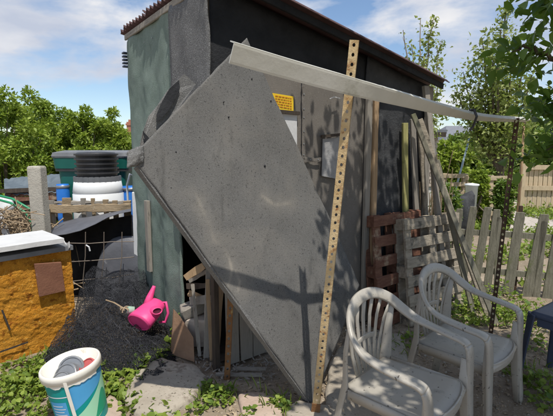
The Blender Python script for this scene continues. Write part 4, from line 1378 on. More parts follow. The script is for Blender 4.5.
wboard(421, 0.10, 412.5, 119, 0.05, 0.06, 0.022, M_wood, 'grey board upright right of the mossy board')
wboard(434, 0.14, 419, 121, 0.06, 0.05, 0.022, M_woodg, 'narrow grey board upright next to the shed end trim')
wboard(447, 0.34, 425.5, 86, 0.07, 0.06, 0.035, M_wood, 'stout grey post leaning upright at the shed corner')
gboard(497, 326, 413, 114, 3.72, 0.045, 0.022, M_moss, 'long weathered board slanting across in front of the picket fence')
gboard(488, 318, 420, 119, 3.84, 0.045, 0.022, M_woodg, 'darker slanting board just behind the long weathered board')
gboard(474, 316, 437, 160, 3.85, 0.045, 0.022, M_moss, 'shorter slanting board crossing the leaning grey post')
mb = MB()
for k in range(46):
    a = at(rng.uniform(424, 440), rng.uniform(205, 300), rng.uniform(4.0, 4.25))
    a.z = rng.uniform(0, 0.1)
    b = V(a.x + rng.gauss(0, 0.10), a.y + rng.gauss(0, 0.06), rng.uniform(0.9, 1.55))
    mb.tube([a, a.lerp(b, 0.5) + V(rng.gauss(0, .03), 0, 0), b], [0.006, 0.005, 0.003], 4, False)
build('cane_bundle', mb, M_twig, label='bundle of dry canes standing behind the grey pallet', cat='canes', kind='stuff')

# ------------------------------------------------------------------ picket fence
pf = empty('picket_fence', (2.4, 4.35, 0), 'rustic grey picket fence right of the leaning boards', 'fence')
fa, fb_ = V(1.80, 4.55, 0), V(3.35, 4.02, 0)
fdir2 = (fb_ - fa).normalized()
fnrm = V(fdir2.y, -fdir2.x, 0)
for z in (0.25, 0.66):
    mb = MB(); mb.plank(fa + ZUP * z + fnrm * -0.03, fb_ + ZUP * (z - 0.02) + fnrm * -0.03, 0.06, 0.03, fnrm, seg=6, jit=0.004)
    build('rail', mb, M_moss, pf)
def picket(foot, top, wd, pointed):
    mb = MB()
    d = (top - foot)
    s = fdir2
    hw = wd / 2
    prof = [foot - s * hw, foot + s * hw, top + s * hw * 0.9 - d * 0.06, top + s * hw * (0.1 if pointed else 0.7), top - s * hw * (0.1 if pointed else 0.8), top - s * hw * 0.9 - d * 0.06]
    mb.poly(prof, 0.02, fnrm)
    build('picket', mb, M_moss, pf, bevel=0.003)
for x, lean, zt, wd, ptd in ((449, 6, 0.93, 0.08, 0), (461, 7, 0.96, 0.085, 0), (474, 8, 0.96, 0.085, 0), (487, 4, 0.94, 0.08, 0), (497, -3, 0.86, 0.06, 0), (508, 6, 0.92, 0.10, 0), (527, 10, 0.91, 0.10, 0), (537, 1, 0.84, 0.07, 0), (548, 6, 0.90, 0.10, 0), (566, 2, 0.90, 0.10, 0)):
    r = ray(x, 290)
    # foot where the sight line meets the fence line
    k = (fa.x * r.y - fa.y * r.x) / (fdir2.y * r.x - fdir2.x * r.y)
    foot = fa + fdir2 * k
    foot.z = -0.02
    top = foot + fdir2 * (lean / F * 4.3) + ZUP * zt
    picket(foot, top, wd, ptd)
r = ray(519, 250)
k = (fa.x * r.y - fa.y * r.x) / (fdir2.y * r.x - fdir2.x * r.y)
foot = fa + fdir2 * k - fnrm * 0.07
mb = MB(); mb.box(foot + ZUP * 0.47, (0.035, 0.035, 0.98), (fdir2, fnrm, ZUP))
build('metal_stake', mb, M_rustd, pf)

# ------------------------------------------------------------------ beyond the fence
mb = MB(); a = gr(449, 214); b = at(469.5, 138, a.y)
mb.tube([a, b], 0.022, 10)
one('blue_pole', mb, M_pole, 'pale blue metal pole leaning beyond the picket fence', 'pole', smooth=True)
mb = MB(); a = gr(517, 222); b = at(524, 120, a.y)
mb.tube([a, a.lerp(b, .5) + V(.02, 0, 0), b], [0.03, 0.027, 0.024], 7)
one('wooden_stake', mb, M_woodt, 'tall reddish wooden stake left of the timber fence panel', 'stake', smooth=True)
# timber fence panel far right
DY = 10.5
tf = empty('timber_fence', (at(545, 200, DY).x, DY, 0), 'pale timber board fence beyond the gravel at the right edge', 'fence')
ztop = at(530, 166, DY).z
x0, x1 = at(523, 190, DY).x, at(585, 190, DY).x
nb = 14
for k in range(nb):
    x = x0 + (x1 - x0) * (k + 0.5) / nb
    mb = MB(); mb.box((x, DY - 0.10 * (x - x0), ztop / 2), ((x1 - x0) / nb - 0.012, 0.02, ztop), None, 0.004)
    build('board', mb, M_woodp, tf)
for z in (ztop - 0.03, ztop * 0.52):
    mb = MB(); mb.plank((x0 - 0.05, DY - 0.05, z), (x1, DY - 0.10 * (x1 - x0) - 0.05, z), 0.11, 0.05, V(0, -1, 0))
    build('rail', mb, M_woodp, tf)
mb = MB(); mb.box((x0 - 0.06, DY - 0.03, ztop / 2 + 0.03), (0.11, 0.11, ztop + 0.06))
build('post', mb, M_woodp, tf)
# far pallets making a compost bay
for x, Y, lab in ((489, 8.6, 'pale sunlit pallet upright beyond the picket fence'), (463, 9.3, 'faded pallet upright behind the blue pole')):
    c = gr(x, 214) if False else at(x, 200, Y)
    pr = pallet('pallet', (c.x, Y, 0.0), -0.05, 0.0, M_woodp, lab, 0.98, 1.02, 'far pallets')
# dark sack with white lid beyond the fence
c = at(462, 196, 7.4)
mb = rock((c.x + 0.02, 7.4, 0.36), (0.21, 0.20, 0.40), 5.0, 0.5)
one('dark_sack', mb, M_blackt, 'dark blue black sack beyond the picket fence by the blue pole', 'sack', smooth=True)
c = at(472, 184, 7.9)
mb = MB(); mb.lathe([(0.001, 0), (0.09, 0), (0.11, c.z - 0.04), (0.13, c.z - 0.03), (0.13, c.z), (0.001, c.z + 0.02)], 20, Matrix.Translation(V(c.x, 7.9, 0)))
one('white_tub', mb, M_whiteb, 'white lidded tub beyond the picket fence beside the dark sack', 'tub', smooth=True)

# cream brick outhouse just past the shed end
HY = 9.0
a, b = at(404, 160, HY), at(437, 160, HY)
hz = at(430, 134, HY).z
oh = empty('brick_outhouse', ((a.x + b.x) / 2, HY, 0), 'small cream brick outhouse with dark flat roof past the shed end', 'outhouse')
mb = MB(); mb.box(((a.x + b.x) / 2, HY + 0.8, hz / 2), (b.x - a.x - 0.03, 1.57, hz - 0.01))
build('wall_core', mb, M_wallfar, oh)
bw, bh = 0.225, 0.075
proto = None
rows = int(hz / bh)
for rI in range(rows):
    z = (rI + 0.5) * bh
    if z < 0.75:
        continue
    x = a.x + (bw / 2 if rI % 2 else 0)
    while x < b.x:
        xe = min(b.x, x + bw)
        if xe - x > 0.05:
            mb = MB(); mb.box(((x + xe) / 2, HY + 0.005, z), (xe - x - 0.014, 0.05, bh - 0.014))
            build('brick', mb, M_pbrick, oh)
        x += bw
mb = MB(); mb.box(((a.x + b.x) / 2, HY + 0.75, hz + 0.04), (b.x - a.x + 0.2, 1.9, 0.08))
build('flat_roof', mb, M_slate, oh)
mb = MB(); mb.box(((a.x + b.x) / 2, HY - 0.2, hz - 0.02), (b.x - a.x + 0.16, 0.03, 0.10))
build('fascia', mb, M_woodd, oh)

# far houses
def house(name, xl, xr, ybase, yeave, yridge, Y, label, wallm, roofm, hip=0.25):
    p0, p1 = at(xl, ybase, Y), at(xr, ybase, Y)
    ze, zr_ = at(xl, yeave, Y).z, at(xl, yridge, Y).z
    root = empty(name, ((p0.x + p1.x) / 2, Y, 0), label, 'house')
    wx, dp = p1.x - p0.x, 7.0
    cx = (p0.x + p1.x) / 2
    mb = MB(); mb.box((cx, Y + dp / 2, ze / 2), (wx, dp, ze))
    build('wall', mb, wallm, root)
    mb = MB()
    o = 0.35
    vs = [(p0.x - o, Y - o, ze), (p1.x + o, Y - o, ze), (p1.x + o, Y + dp + o, ze), (p0.x - o, Y + dp + o, ze), (p0.x + wx * hip, Y + dp / 2, zr_), (p1.x - wx * hip, Y + dp / 2, zr_)]
    mb.add(vs, [(0, 1, 5, 4), (2, 3, 4, 5), (1, 2, 5), (3, 0, 4), (3, 2, 1, 0)])
    rf = build('roof', mb, roofm, root)
    return root, rf, cx, ze, zr_
hs, rf, *_ = house('far_house', 447, 492, 160, 140, 124, 42, 'distant house with grey slate roof above the hedge', M_wallfar, M_slate)
hs2, rf2, cx2, ze2, zr2 = house('far_house', 96, 160, 160, 147, 137, 40, 'distant house with brick chimney behind the left shrubs', M_wallfar, M_slate)
c = at(131, 130, 43)
mb = MB(); mb.box((c.x, 43.2, (at(131, 122, 43).z + ze2) / 2), (0.75, 0.7, at(131, 122, 43).z - ze2))
mb.box((c.x, 43.2, at(131, 122, 43).z - 0.25), (0.9, 0.85, 0.18))
ch = build('chimney', mb, M_brick, rf2)
mb = MB()
for s in (-0.18, 0.18):
    mb.lathe([(0.13, at(131, 122, 43).z), (0.11, at(131, 119.5, 43).z)], 10, Matrix.Translation(V(c.x + s, 43.2, 0)))
build('chimney_pot', mb, M_brick, rf2)

# ------------------------------------------------------------------ shrubs and trees
def shrub(name, x, Y, ytop, rpx, label, n, leaf, m, cat='shrub', squash=1.0, seed=0, zmin=0.1, group=None):
    top = at(x, ytop, Y)
    R = rpx * Y / F
    root = empty(name, (top.x, Y, 0), label, cat, group)
    r2 = np.random.default_rng(100 + seed)
    # clumps through the crown
    nc = 80
    H = top.z
    cl = []
    while len(cl) < nc:
        p = r2.uniform(-1, 1, 3)
        if np.linalg.norm(p[:2]) > 1:
            continue
        zf = (p[2] + 1) / 2
        prof = math.sqrt(max(0, 1 - max(0, (zf - 0.55) / 0.45) ** 2)) * (0.8 + 0.2 * min(1, zf * 2))
        rad = np.linalg.norm(p[:2])
        if rad > prof:
            continue
        if rad < 0.45 * prof and zf < 0.8 and r2.random() < 0.7:
            continue
        cl.append((top.x + p[0] * R, Y + p[1] * R * 0.8 * squash, zmin + zf * (H - zmin - R * 0.10), R * r2.uniform(0.13, 0.26)))
    pts, outs, tn = [], [], []
    for cx, cy, cz, cr_ in cl:
        k = int(n / nc)
        d = r2.normal(size=(k, 3))
        d /= np.linalg.norm(d, axis=1)[:, None]
        rr = cr_ * r2.uniform(0.35, 1.05, k)[:, None]
        pts.append(np.array([cx, cy, cz]) + d * rr * np.array([1, 1, 1.1]))
        outs.append(d)
        tn.append(np.full(k, r2.uniform(0, 0.3)))
    pts, outs, tn = np.concatenate(pts), np.concatenate(outs), np.concatenate(tn)
    keep = pts[:, 2] > 0.03
    leaf_mesh('crown', pts[keep], leaf, m, root, outward=outs[keep], toneoff=tn[keep])
    mb = MB()
    for k in range(9):
        c = cl[k * 8]
        a = V(top.x + rng.uniform(-.12, .12), Y + rng.uniform(-.1, .1), 0)
        b = V(c[0], c[1], c[2])
        mb.tube([a, a.lerp(b, 0.5) + V(rng.gauss(0, .06), rng.gauss(0, .06), 0.08), b], [0.03, 0.02, 0.007], 6)
    build('trunk', mb, M_bark, root)
    return root
shrub('leafy_shrub', -6, 8.2, 86, 42, 'tall bright green shrub at the left edge behind the tarp', 20000, 0.07, M_leafL, seed=1)
shrub('leafy_shrub', 28, 8.8, 90, 30, 'bright green shrub behind the concrete post', 18000, 0.07, M_leafL, seed=2)
shrub('leafy_shrub', 60, 9.4, 112, 26, 'dark centred green shrub between concrete post and green bin', 15000, 0.068, M_leafL, seed=3)
shrub('leafy_shrub', 82, 9.0, 100, 26, 'green shrub rising behind the green bin', 17000, 0.068, M_leafL, seed=4)
shrub('leafy_shrub', 112, 9.2, 108, 22, 'green shrub between the green bin and the shed', 15000, 0.068, M_leafL, seed=5)
shrub('leafy_shrub', 134, 10.2, 138, 20, 'low shrub peeking out at the left wall of the shed', 5000, 0.09, M_leafL, seed=6)

shrub('leafy_shrub', 46, 11.0, 103, 30, 'further green shrub showing above the gap right of the concrete post', 14000, 0.078, M_leafL, seed=7)
shrub('leafy_shrub', 98, 11.2, 110, 28, 'further green shrub filling the gap above the green bin', 14000, 0.078, M_leafL, seed=8)
shrub('leafy_shrub', 124, 11.6, 122, 24, 'further green shrub close to the distant brick chimney', 9000, 0.09, M_leafL, seed=9)
shrub('leafy_shrub', 8, 11.4, 96, 32, 'further green shrub showing behind the tall left edge shrub', 14000, 0.078, M_leafL, seed=10)

def shoots_tree(name, Y, base, shoots, label, leaf, m, per, trunk_r=0.09, bark=None, seed=0, fan=0.14):
    """tree of upright limbs; shoots = [(x_top,y_top, x_mid,y_mid, weight)] in sight-line terms at distance Y"""
    b0 = at(base[0], base[1], Y)
    root = empty(name, (b0.x, Y, 0), label, 'tree')
    r2 = np.random.default_rng(300 + seed)
    mb = MB()
    fork = V(b0.x, Y, b0.z)
    mb.tube([V(b0.x - 0.05, Y, -0.05), V(b0.x, Y, b0.z * 0.5), fork], [trunk_r * 1.2, trunk_r, trunk_r * 0.8], 8)
    pts, tn = [], []
    for (xt, yt, xm, ym, wgt) in shoots:
        dy = rng.uniform(-0.5, 0.5)
        t_, m_ = at(xt, yt, Y + dy), at(xm, ym, Y + dy * 0.6)
        path = []
        for i in range(11):
            f = i / 10
            p = fork * ((1 - f) ** 2) + m_ * (2 * f * (1 - f)) + t_ * (f * f)
            path.append(p + V(rng.gauss(0, .012), rng.gauss(0, .012), 0))
        mb.tube(path, [trunk_r * 0.42 * (1 - 0.93 * i / 10) + 0.004 for i in range(11)], 5)
        k = int(per * wgt)
        for j in range(k):
            f = r2.uniform(0.22, 1.0)
            i = min(9, int(f * 10))
            p = path[i].lerp(path[i + 1], f * 10 - i)
            sp = fan * (1.15 - 0.75 * f) * (0.6 + 0.8 * abs(math.sin(f * 13 + xt)))
            pts.append((p.x + r2.normal() * sp, p.y + r2.normal() * sp, p.z + r2.normal() * sp * 0.8))
            tn.append(0.05 + 0.22 * (0.5 + 0.5 * math.sin(f * 9 + xt)))
        for j in range(5):
            f = r2.uniform(0.3, 0.95)
            i = min(9, int(f * 10))
            p = path[i]
            e = p + V(r2.normal() * 0.07, r2.normal() * 0.07, abs(r2.normal()) * 0.10)
            mb.tube([p, e], [0.007, 0.003], 4, False)
    build('trunk', mb, bark or M_bark, root)
    leaf_mesh('crown', np.array(pts), leaf, m, root, toneoff=np.array(tn), up=0.2)
    return root
shoots_tree('pear_tree', 9.0, (501, 175), [
    (506, 8, 502, 70, 1.3), (501, 30, 494, 90, 1.0), (482, 38, 486, 100, 1.0), (492, 60, 492, 105, 0.9), (474, 58, 482, 115, 0.8), (463, 72, 474, 120, 0.8),
    (456, 92, 470, 128, 0.8), (514, 45, 510, 95, 1.0), (524, 62, 516, 105, 0.9), (532, 75, 520, 115, 0.8), (470, 108, 484, 130, 0.7), (538, 100, 522, 128, 0.8),
    (497, 85, 497, 120, 0.9), (508, 100, 505, 130, 0.9), (482, 92, 488, 128, 0.8)], 'tall upright fruit tree beyond the picket fence against the sky', 0.085, M_leafP, 520, seed=1, fan=0.20)
shoots_tree('young_tree', 6.6, (418, 150), [
    (433, 18, 424, 80, 1.0), (442, 42, 432, 95, 0.9), (424, 60, 421, 100, 0.6), (412, 44, 416, 95, 0.35), (402, 30, 412, 90, 0.15), (438, 85, 430, 115, 0.8), (440, 110, 430, 130, 0.7), (420, 18, 420, 80, 0.12)],
    'sparse young tree behind the low end of the shed roof', 0.06, M_leafP, 330, 0.05, M_barkp, seed=2, fan=0.085)
for i, (x, Y, yt, rp, lab, m_) in enumerate((
        (452, 11.5, 140, 22, 'bright bush beyond the blue pole', M_leafL),
        (486, 12.5, 146, 22, 'leafy bush behind the pale far pallet', M_leafH),
        (515, 13, 140, 20, 'dark leafy bush behind the tall wooden stake', M_leafH),
        (543, 14, 128, 24, 'big green bush behind the timber fence', M_leafH),
        (575, 13.5, 122, 24, 'green bush cut by the right edge behind the timber fence', M_leafH),
        (432, 13.5, 150, 20, 'green bush behind the cream brick outhouse', M_leafL))):
    shrub('garden_bush', x, Y, yt, rp, lab, 10000, 0.105, m_, 'bush', seed=20 + i)
for i, (x, Y, yt, rp, lab, m_) in enumerate((
        (447, 6.6, 182, 14, 'low leafy plant at the foot of the blue pole', M_leafH),
        (481, 8.1, 160, 9, 'narrow climbing plant in front of the far pallets', M_leafL),
        (506, 7.9, 176, 10, 'low bush beside the dark slotted post beyond the fence', M_leafH))):
    shrub('garden_bush', x, Y, yt, rp, lab, 2600, 0.07, m_, 'bush', seed=60 + i)
for i, (x, Y, yt, rp, lab) in enumerate(((470, 26, 133, 22, 'distant dark tree below the slate roof'), (512, 25, 118, 26, 'distant tree behind the upright fruit tree'), (555, 26, 108, 28, 'distant tree at the right edge'))):
    shrub('distant_tree', x, Y, yt, rp, lab, 6000, 0.26, M_leafH, 'tree', seed=40 + i)
# low growth beyond the picket fence
def scatter(n, fx, fy, size, m, name, label, cat, zfn=None, up=0.8, hmax=0.12, cond=None, seed=0, clump=None):
    r2 = np.random.default_rng(900 + seed)
    pts = []
    tries = 0
    while len(pts) < n and tries < n * 20:
        tries += 1
        x, y = r2.uniform(*fx), r2.uniform(*fy)
        if cond and not cond(x, y):
            continue
        z = (zfn(x, y) if zfn else ghgt(x, y)) + abs(r2.normal()) * hmax * 0.5 + 0.005
        pts.append((x, y, z))
    return leaf_mesh(name, np.array(pts), size, m, None, up=up, label=label, cat=cat, kind='stuff')
scatter(14000, (1.6, 9.5), (4.6, 12), 0.08, M_leafW, 'far_weeds', 'rough green weeds growing beyond the picket fence', 'weeds', hmax=0.16,
        cond=lambda x, y: fbm(x * 0.7, y * 0.7, 4) > (-0.08 if not (x > 3.2 + (y - 7) * 0.55 and y > 7) else 0.25), seed=1)
scatter(9000, (-9, -1.7), (4.7, 10), 0.08, M_leafW, 'plot_weeds', 'rough green weeds around the barrels at the left', 'weeds', hmax=0.2,
        cond=lambda x, y: fbm(x * 0.7, y * 0.7, 2) > -0.1, seed=2)

# near weeds: clumps on stems in the foreground
def weed_patch(spots, name, label, seed, leaf=0.04):
    r2 = np.random.default_rng(700 + seed)
    pts, outs = [], []
    for x, y, rad, n, hh in spots:
        c = gr(x, y)
        for k in range(int(n * 0.95)):
            a, r_ = r2.uniform(0, 2 * math.pi), rad * math.sqrt(r2.random())
            px_, py_ = c.x + r_ * math.cos(a), c.y + r_ * math.sin(a)
            z = ghgt(px_, py_) + r2.random() * hh * (1.1 - r_ / rad) + 0.012
            pts.append((px_, py_, z))
            outs.append((math.cos(a), math.sin(a), 0.25))
    return leaf_mesh(name, np.array(pts), leaf, M_leafW, None, up=0.9, aspect=0.8, label=label, cat='weeds', kind='stuff', outward=np.array(outs) * 0.6, hi=True, szvar=0.6)
weed_patch([(10, 400, 0.22, 620, 0.14), (35, 385, 0.16, 420, 0.16), (20, 375, 0.18, 300, 0.12), (55, 360, 0.12, 220, 0.10), (70, 350, 0.07, 90, 0.09), (5, 430, 0.2, 220, 0.15), (45, 425, 0.12, 120, 0.12)],
           'bucket_weeds', 'feathery green weeds left of the cream bucket', 1, 0.028)
weed_patch([(120, 385, 0.13, 190, 0.10), (140, 368, 0.10, 120, 0.10), (105, 400, 0.10, 110, 0.09), (128, 408, 0.11, 110, 0.07), (160, 358, 0.07, 60, 0.09), (170, 350, 0.05, 40, 0.10), (178, 340, 0.04, 50, 0.28), (110, 372, 0.08, 60, 0.07), (160, 412, 0.10, 70, 0.06), (135, 352, 0.05, 30, 0.06), (80, 340, 0.05, 60, 0.12)],
           'broad_leaf_weeds', 'bright broad leaved weeds around the beige stone slab', 2, 0.036)
weed_patch([(218, 400, 0.09, 130, 0.10), (206, 392, 0.05, 60, 0.07), (228, 392, 0.05, 50, 0.07), (274, 405, 0.06, 70, 0.05), (286, 410, 0.05, 50, 0.05), (250, 416, 0.04, 30, 0.04), (195, 412, 0.06, 40, 0.05)],
           'slab_weeds', 'small weeds growing between the slabs below the panel', 3, 0.028)
weed_patch([(450, 318, 0.25, 260, 0.16), (480, 315, 0.25, 240, 0.16), (510, 322, 0.22, 220, 0.18), (540, 320, 0.25, 240, 0.22), (468, 305, 0.2, 200, 0.2), (530, 345, 0.15, 90, 0.10), (545, 385, 0.12, 120, 0.10), (548, 405, 0.1, 90, 0.1), (425, 318, 0.14, 130, 0.12), (415, 342, 0.12, 60, 0.05), (520, 372, 0.12, 60, 0.06), (500, 300, 0.25, 200, 0.2)],
           'fence_weeds', 'low green weeds along the picket fence behind the chairs', 4, 0.033)
# thin grass blades among the weeds
r5 = np.random.default_rng(55)
gp, go = [], []
for x, y, rad, n_ in ((12, 395, 0.3, 260), (50, 362, 0.18, 120), (115, 392, 0.2, 130), (150, 360, 0.15, 80), (205, 395, 0.12, 70), (280, 408, 0.12, 60), (240, 402, 0.2, 40), (450, 318, 0.3, 240), (490, 312, 0.35, 300),
                      (530, 320, 0.35, 320), (545, 380, 0.2, 120), (420, 320, 0.2, 120), (400, 345, 0.25, 60), (470, 300, 0.3, 200), (120, 350, 0.3, 60), (84, 345, 0.06, 60)):
    c = gr(x, y)
    for k in range(int(n_ * 0.55)):
        a, r_ = r5.uniform(0, 6.28), rad * math.sqrt(r5.random())
        gp.append((c.x + r_ * math.cos(a), c.y + r_ * math.sin(a), ghgt(c.x + r_ * math.cos(a), c.y + r_ * math.sin(a))))
        go.append((r5.normal() * 0.4, r5.normal() * 0.4, 2.2))
leaf_mesh('grass_blades', np.array(gp), 0.075, M_leafW, None, up=0.0, aspect=0.06, label='thin grass blades sprouting among the weeds', cat='grass', kind='stuff', outward=np.array(go), hi=True, szvar=0.6)
# litter: dead leaves, and small stones
def litter_pts(n, seed):
    r2 = np.random.default_rng(seed)
    x, y = r2.uniform(-1.6, 2.6, n), r2.uniform(1.9, 4.3, n)
    return np.array([(a, b, ghgt(a, b) + 0.006) for a, b in zip(x, y)])
leaf_mesh('leaf_litter', litter_pts(6500, 5), 0.026, M_dry, None, up=1.6, aspect=0.5, label='dry leaf litter scattered over the soil', cat='litter', kind='stuff', szvar=0.6)
def pebbles(n, seed):
    r2 = np.random.default_rng(seed)
    vs, fs, tn = [], [], []
    oc = [(1, 0, 0), (-1, 0, 0), (0, 1, 0), (0, -1, 0), (0, 0, 1), (0, 0, -1)]
    of = [(0, 2, 4), (2, 1, 4), (1, 3, 4), (3, 0, 4), (2, 0, 5), (1, 2, 5), (3, 1, 5), (0, 3, 5)]
    for k in range(n):
        x, y = r2.uniform(-1.6, 2.6), r2.uniform(1.9, 4.3)
        s = 0.004 + 0.014 * r2.random() ** 3
        a = r2.uniform(0, 3.14)
        z = ghgt(x, y)
        o = len(vs)
        for p in oc:
            q = (np.array(p) * r2.uniform(0.6, 1.2, 3)) * s
            vs.append((x + q[0] * math.cos(a) - q[1] * math.sin(a), y + q[0] * math.sin(a) + q[1] * math.cos(a), z + q[2] * 0.7 + s * 0.2))
        fs += [tuple(i + o for i in f) for f in of]
        tn += [r2.random()] * 6
    mb = MB(); mb.v = [Vector(p) for p in vs]; mb.f = fs
    o = build('pebbles', mb, M_stone, label='small stones and grit scattered over the soil', cat='stones', kind='stuff')
    a = o.data.attributes.new('tone', 'FLOAT', 'POINT')
    a.data.foreach_set('value', tn)
pebbles(2600, 6)

# ------------------------------------------------------------------ plastic chairs
def chair_parts(root, m):
    def lb(nm, mb, **k):
        return build(nm, mb, m, root, local=True, smooth=True, **k)
    # seat: rounded slab with a dip and a rolled front lip (local +y is forward)
    mb = MB()
    def seat_fn(u_, v_):
        y = -0.23 + 0.48 * v_
        hw = 0.205 + 0.035 * v_ - 0.03 * max(0, (v_ - 0.85) / 0.15) ** 2
        x = (u_ * 2 - 1) * hw
        ex = abs(u_ * 2 - 1)
        z = 0.425 - 0.014 * math.sin(math.pi * v_) * (1 - ex ** 4) - 0.03 * max(0, (v_ - 0.86) / 0.14) ** 2 - 0.02 * max(0, (ex - 0.9) / 0.1) ** 2 + 0.012 * (v_ - 0.5)
        y += -0.02 * (ex ** 2) * v_
        return V(x, y, z)
    mb.grid(seat_fn, 24, 24)
    lb('seat', mb, solid=0.012)
    mb = MB()
    pts = []
    for i in range(25):
        a = math.pi * i / 24
        pts.append(V(0.232 * math.cos(a), 0.17 + 0.075 * math.sin(a), 0.395))
    mb.band(pts, [ZUP] * 25, [(p - V(0, 0.1, 0.395)).normalized() for p in pts], 0.055, 0.010)
    lb('front_apron', mb)
    for s in (-1, 1):
        mb = MB(); mb.plank((s * 0.232, -0.20, 0.392), (s * 0.236, 0.18, 0.392), 0.05, 0.010, V(s, 0, 0))
        lb('side_apron', mb)
    # one continuous rim: front leg, rounded corner, arm, arched back and down again
    half = [((-0.292, 0.255, 0.0), (0, 1, .05), .046), ((-0.274, 0.240, 0.18), (0, 1, .05), .056), ((-0.266, 0.228, 0.36), (0, 1, .1), .072), ((-0.268, 0.222, 0.50), (0, 1, .15), .074),
            ((-0.274, 0.212, 0.580), (0, 1, .6), .070), ((-0.280, 0.182, 0.612), (0, .45, 1), .066), ((-0.288, 0.10, 0.626), (0, .12, 1), .064), ((-0.292, 0.0, 0.642), (0, .15, 1), .062),
            ((-0.286, -0.09, 0.665), (0.25, .4, 1), .060), ((-0.262, -0.160, 0.712), (.6, .7, .8), .058), ((-0.208, -0.214, 0.775), (.5, 1, .55), .058), ((-0.112, -0.248, 0.822), (.2, 1, .5), .060), ((0, -0.258, 0.838), (0, 1, .5), .062)]
    keys = half + [((-p[0], p[1], p[2]), (-n_[0], n_[1], n_[2]), w_) for p, n_, w_ in reversed(half[:-1])]
    KN = len(keys) - 1
    def cval(q, f_):
        k = q * KN
        i = min(int(k), KN - 1)
        f = k - i
        a, b, c, d = [f_(keys[max(0, min(KN, j))]) for j in (i - 1, i, i + 1, i + 2)]
        return 0.5 * (2 * b + (c - a) * f + (2 * a - 5 * b + 4 * c - d) * f * f + (3 * b - a - 3 * c + d) * f ** 3)
    def cr_(q):
        return cval(q, lambda k_: Vector(k_[0]))
    NS = 120
    pts, sd, up, wv = [], [], [], []
    for i in range(NS + 1):
        q = i / NS
        d = (cr_(min(1, q + .006)) - cr_(max(0, q - .006))).normalized()
        nrm = cval(q, lambda k_: Vector(k_[1]))
        a = d.cross(nrm).normalized()
        pts.append(cr_(q)); sd.append(a); up.append(a.cross(d).normalized()); wv.append(cval(q, lambda k_: k_[2]))
    i0, i1 = int(NS * 4.5 / KN), NS - int(NS * 4.5 / KN)
    for nm, a, b in (('front_leg', 0, i0 + 1), ('arm_rim', i0, i1 + 1), ('front_leg', i1, NS + 1)):
        mb = MB(); mb.band(pts[a:b], sd[a:b], up[a:b], wv[a:b], 0.022)
        lb(nm, mb)
    for s in (-1, 1):
        # inner flange that stiffens the leg
        p = [V(s * 0.262, 0.235, 0.0), V(s * 0.242, 0.222, 0.18), V(s * 0.232, 0.206, 0.38), V(s * 0.240, 0.200, 0.54)]
        mb = MB(); mb.band(p, [V(-s * 0.15, 1, 0).normalized()] * 4, [V(s, 0.15, 0).normalized()] * 4, [0.03, 0.045, 0.055, 0.03], 0.010)
        lb('leg_flange', mb)
    # slats of the back, fanning from the seat to the arch
    for k in range(-3, 4):
        q = 0.5 + k * 0.0285
        pt = cr_(q)
        base = V(k * 0.036, -0.222, 0.43)
        p = [base, base.lerp(pt, 0.35) + V(0, -0.016, 0), base.lerp(pt, 0.7) + V(0, -0.014, 0), pt + V(0, 0.002, -0.008)]
        mb = MB(); mb.band(p, [V(1, 0, 0)] * 4, [V(0, 1, -0.15).normalized()] * 4, [0.026, 0.026, 0.030, 0.036], 0.008)
        lb('back_slat', mb)
    mb = MB(); mb.band([V(-0.12 + 0.24 * i / 8, -0.250 + 0.006 * abs(i - 4) / 4, 0.60 - 0.02 * ((i - 4) / 4) ** 2) for i in range(9)], [ZUP] * 9, [V(0, 1, 0)] * 9, 0.030, 0.008)
    lb('back_crossbar', mb)
    for s in (-1, 1):
        mb = MB()
        p = [V(s * 0.262, -0.305, 0.0), V(s * 0.238, -0.262, 0.22), V(s * 0.215, -0.228, 0.43), V(s * 0.225, -0.225, 0.60), V(s * 0.222, -0.205, 0.76)]
        mb.band(p, [V(s * 0.6, 0.8, 0).normalized()] * 5, [V(s * 0.8, -0.6, 0).normalized()] * 5, [0.05, 0.058, 0.066, 0.045, 0.03], 0.012)
        lb('back_leg', mb)
f2 = V(0.60, -0.80, 0)
def place_chair(root, arms_mid, front, scale):
    """arms_mid = ground point below the middle between the two arm ends"""
    front = front.normalized()
    c = arms_mid - front * (0.20 * scale)
    root.location = (c.x, c.y, 0.0)
    root.rotation_euler = (0, 0, math.atan2(front.y, front.x) - math.pi / 2)
    root.scale = (scale,) * 3
ch1 = empty('plastic_armchair', (0, 0, 0), 'grey plastic armchair nearest the slotted post', 'chair', 'plastic garden armchairs')
chair_parts(ch1, M_chair)
ch2 = copy_tree(ch1)
ch2['label'] = 'grey plastic armchair in the middle, next to the picket fence'
place_chair(ch1, V(0.78, 1.785, 0), V(0.74, -0.67, 0), 0.96)
place_chair(ch2, V(1.28, 2.245, 0), V(0.70, -0.714, 0), 0.96)

# navy side table at the right edge
st = empty('navy_side_table', (1.90, 2.47, 0), 'navy blue plastic side table cut off by the right edge', 'table')
TH_ = 0.54
mb = MB()
def st_fn(u_, v_):
    x, y = (u_ * 2 - 1) * 0.225, (v_ * 2 - 1) * 0.225
    ex = max(abs(u_ * 2 - 1), abs(v_ * 2 - 1))
    return V(x, y, TH_ - 0.006 * (1 - ex) - 0.03 * max(0, (ex - 0.92) / 0.08))
mb.grid(st_fn, 24, 24)
build('table_top', mb, M_navy, st, local=True, smooth=True, solid=0.01)
for sx in (-1, 1):
    for sy in (-1, 1):
        mb = MB()
        p = [V(sx * 0.245, sy * 0.245, 0), V(sx * 0.225, sy * 0.225, 0.3), V(sx * 0.208, sy * 0.208, TH_ - 0.015)]
        mb.band(p, [V(sx, -sy, 0).normalized()] * 3, [V(sx, sy, 0).normalized()] * 3, [0.040, 0.055, 0.085], 0.016)
        build('leg', mb, M_navy, st, local=True)
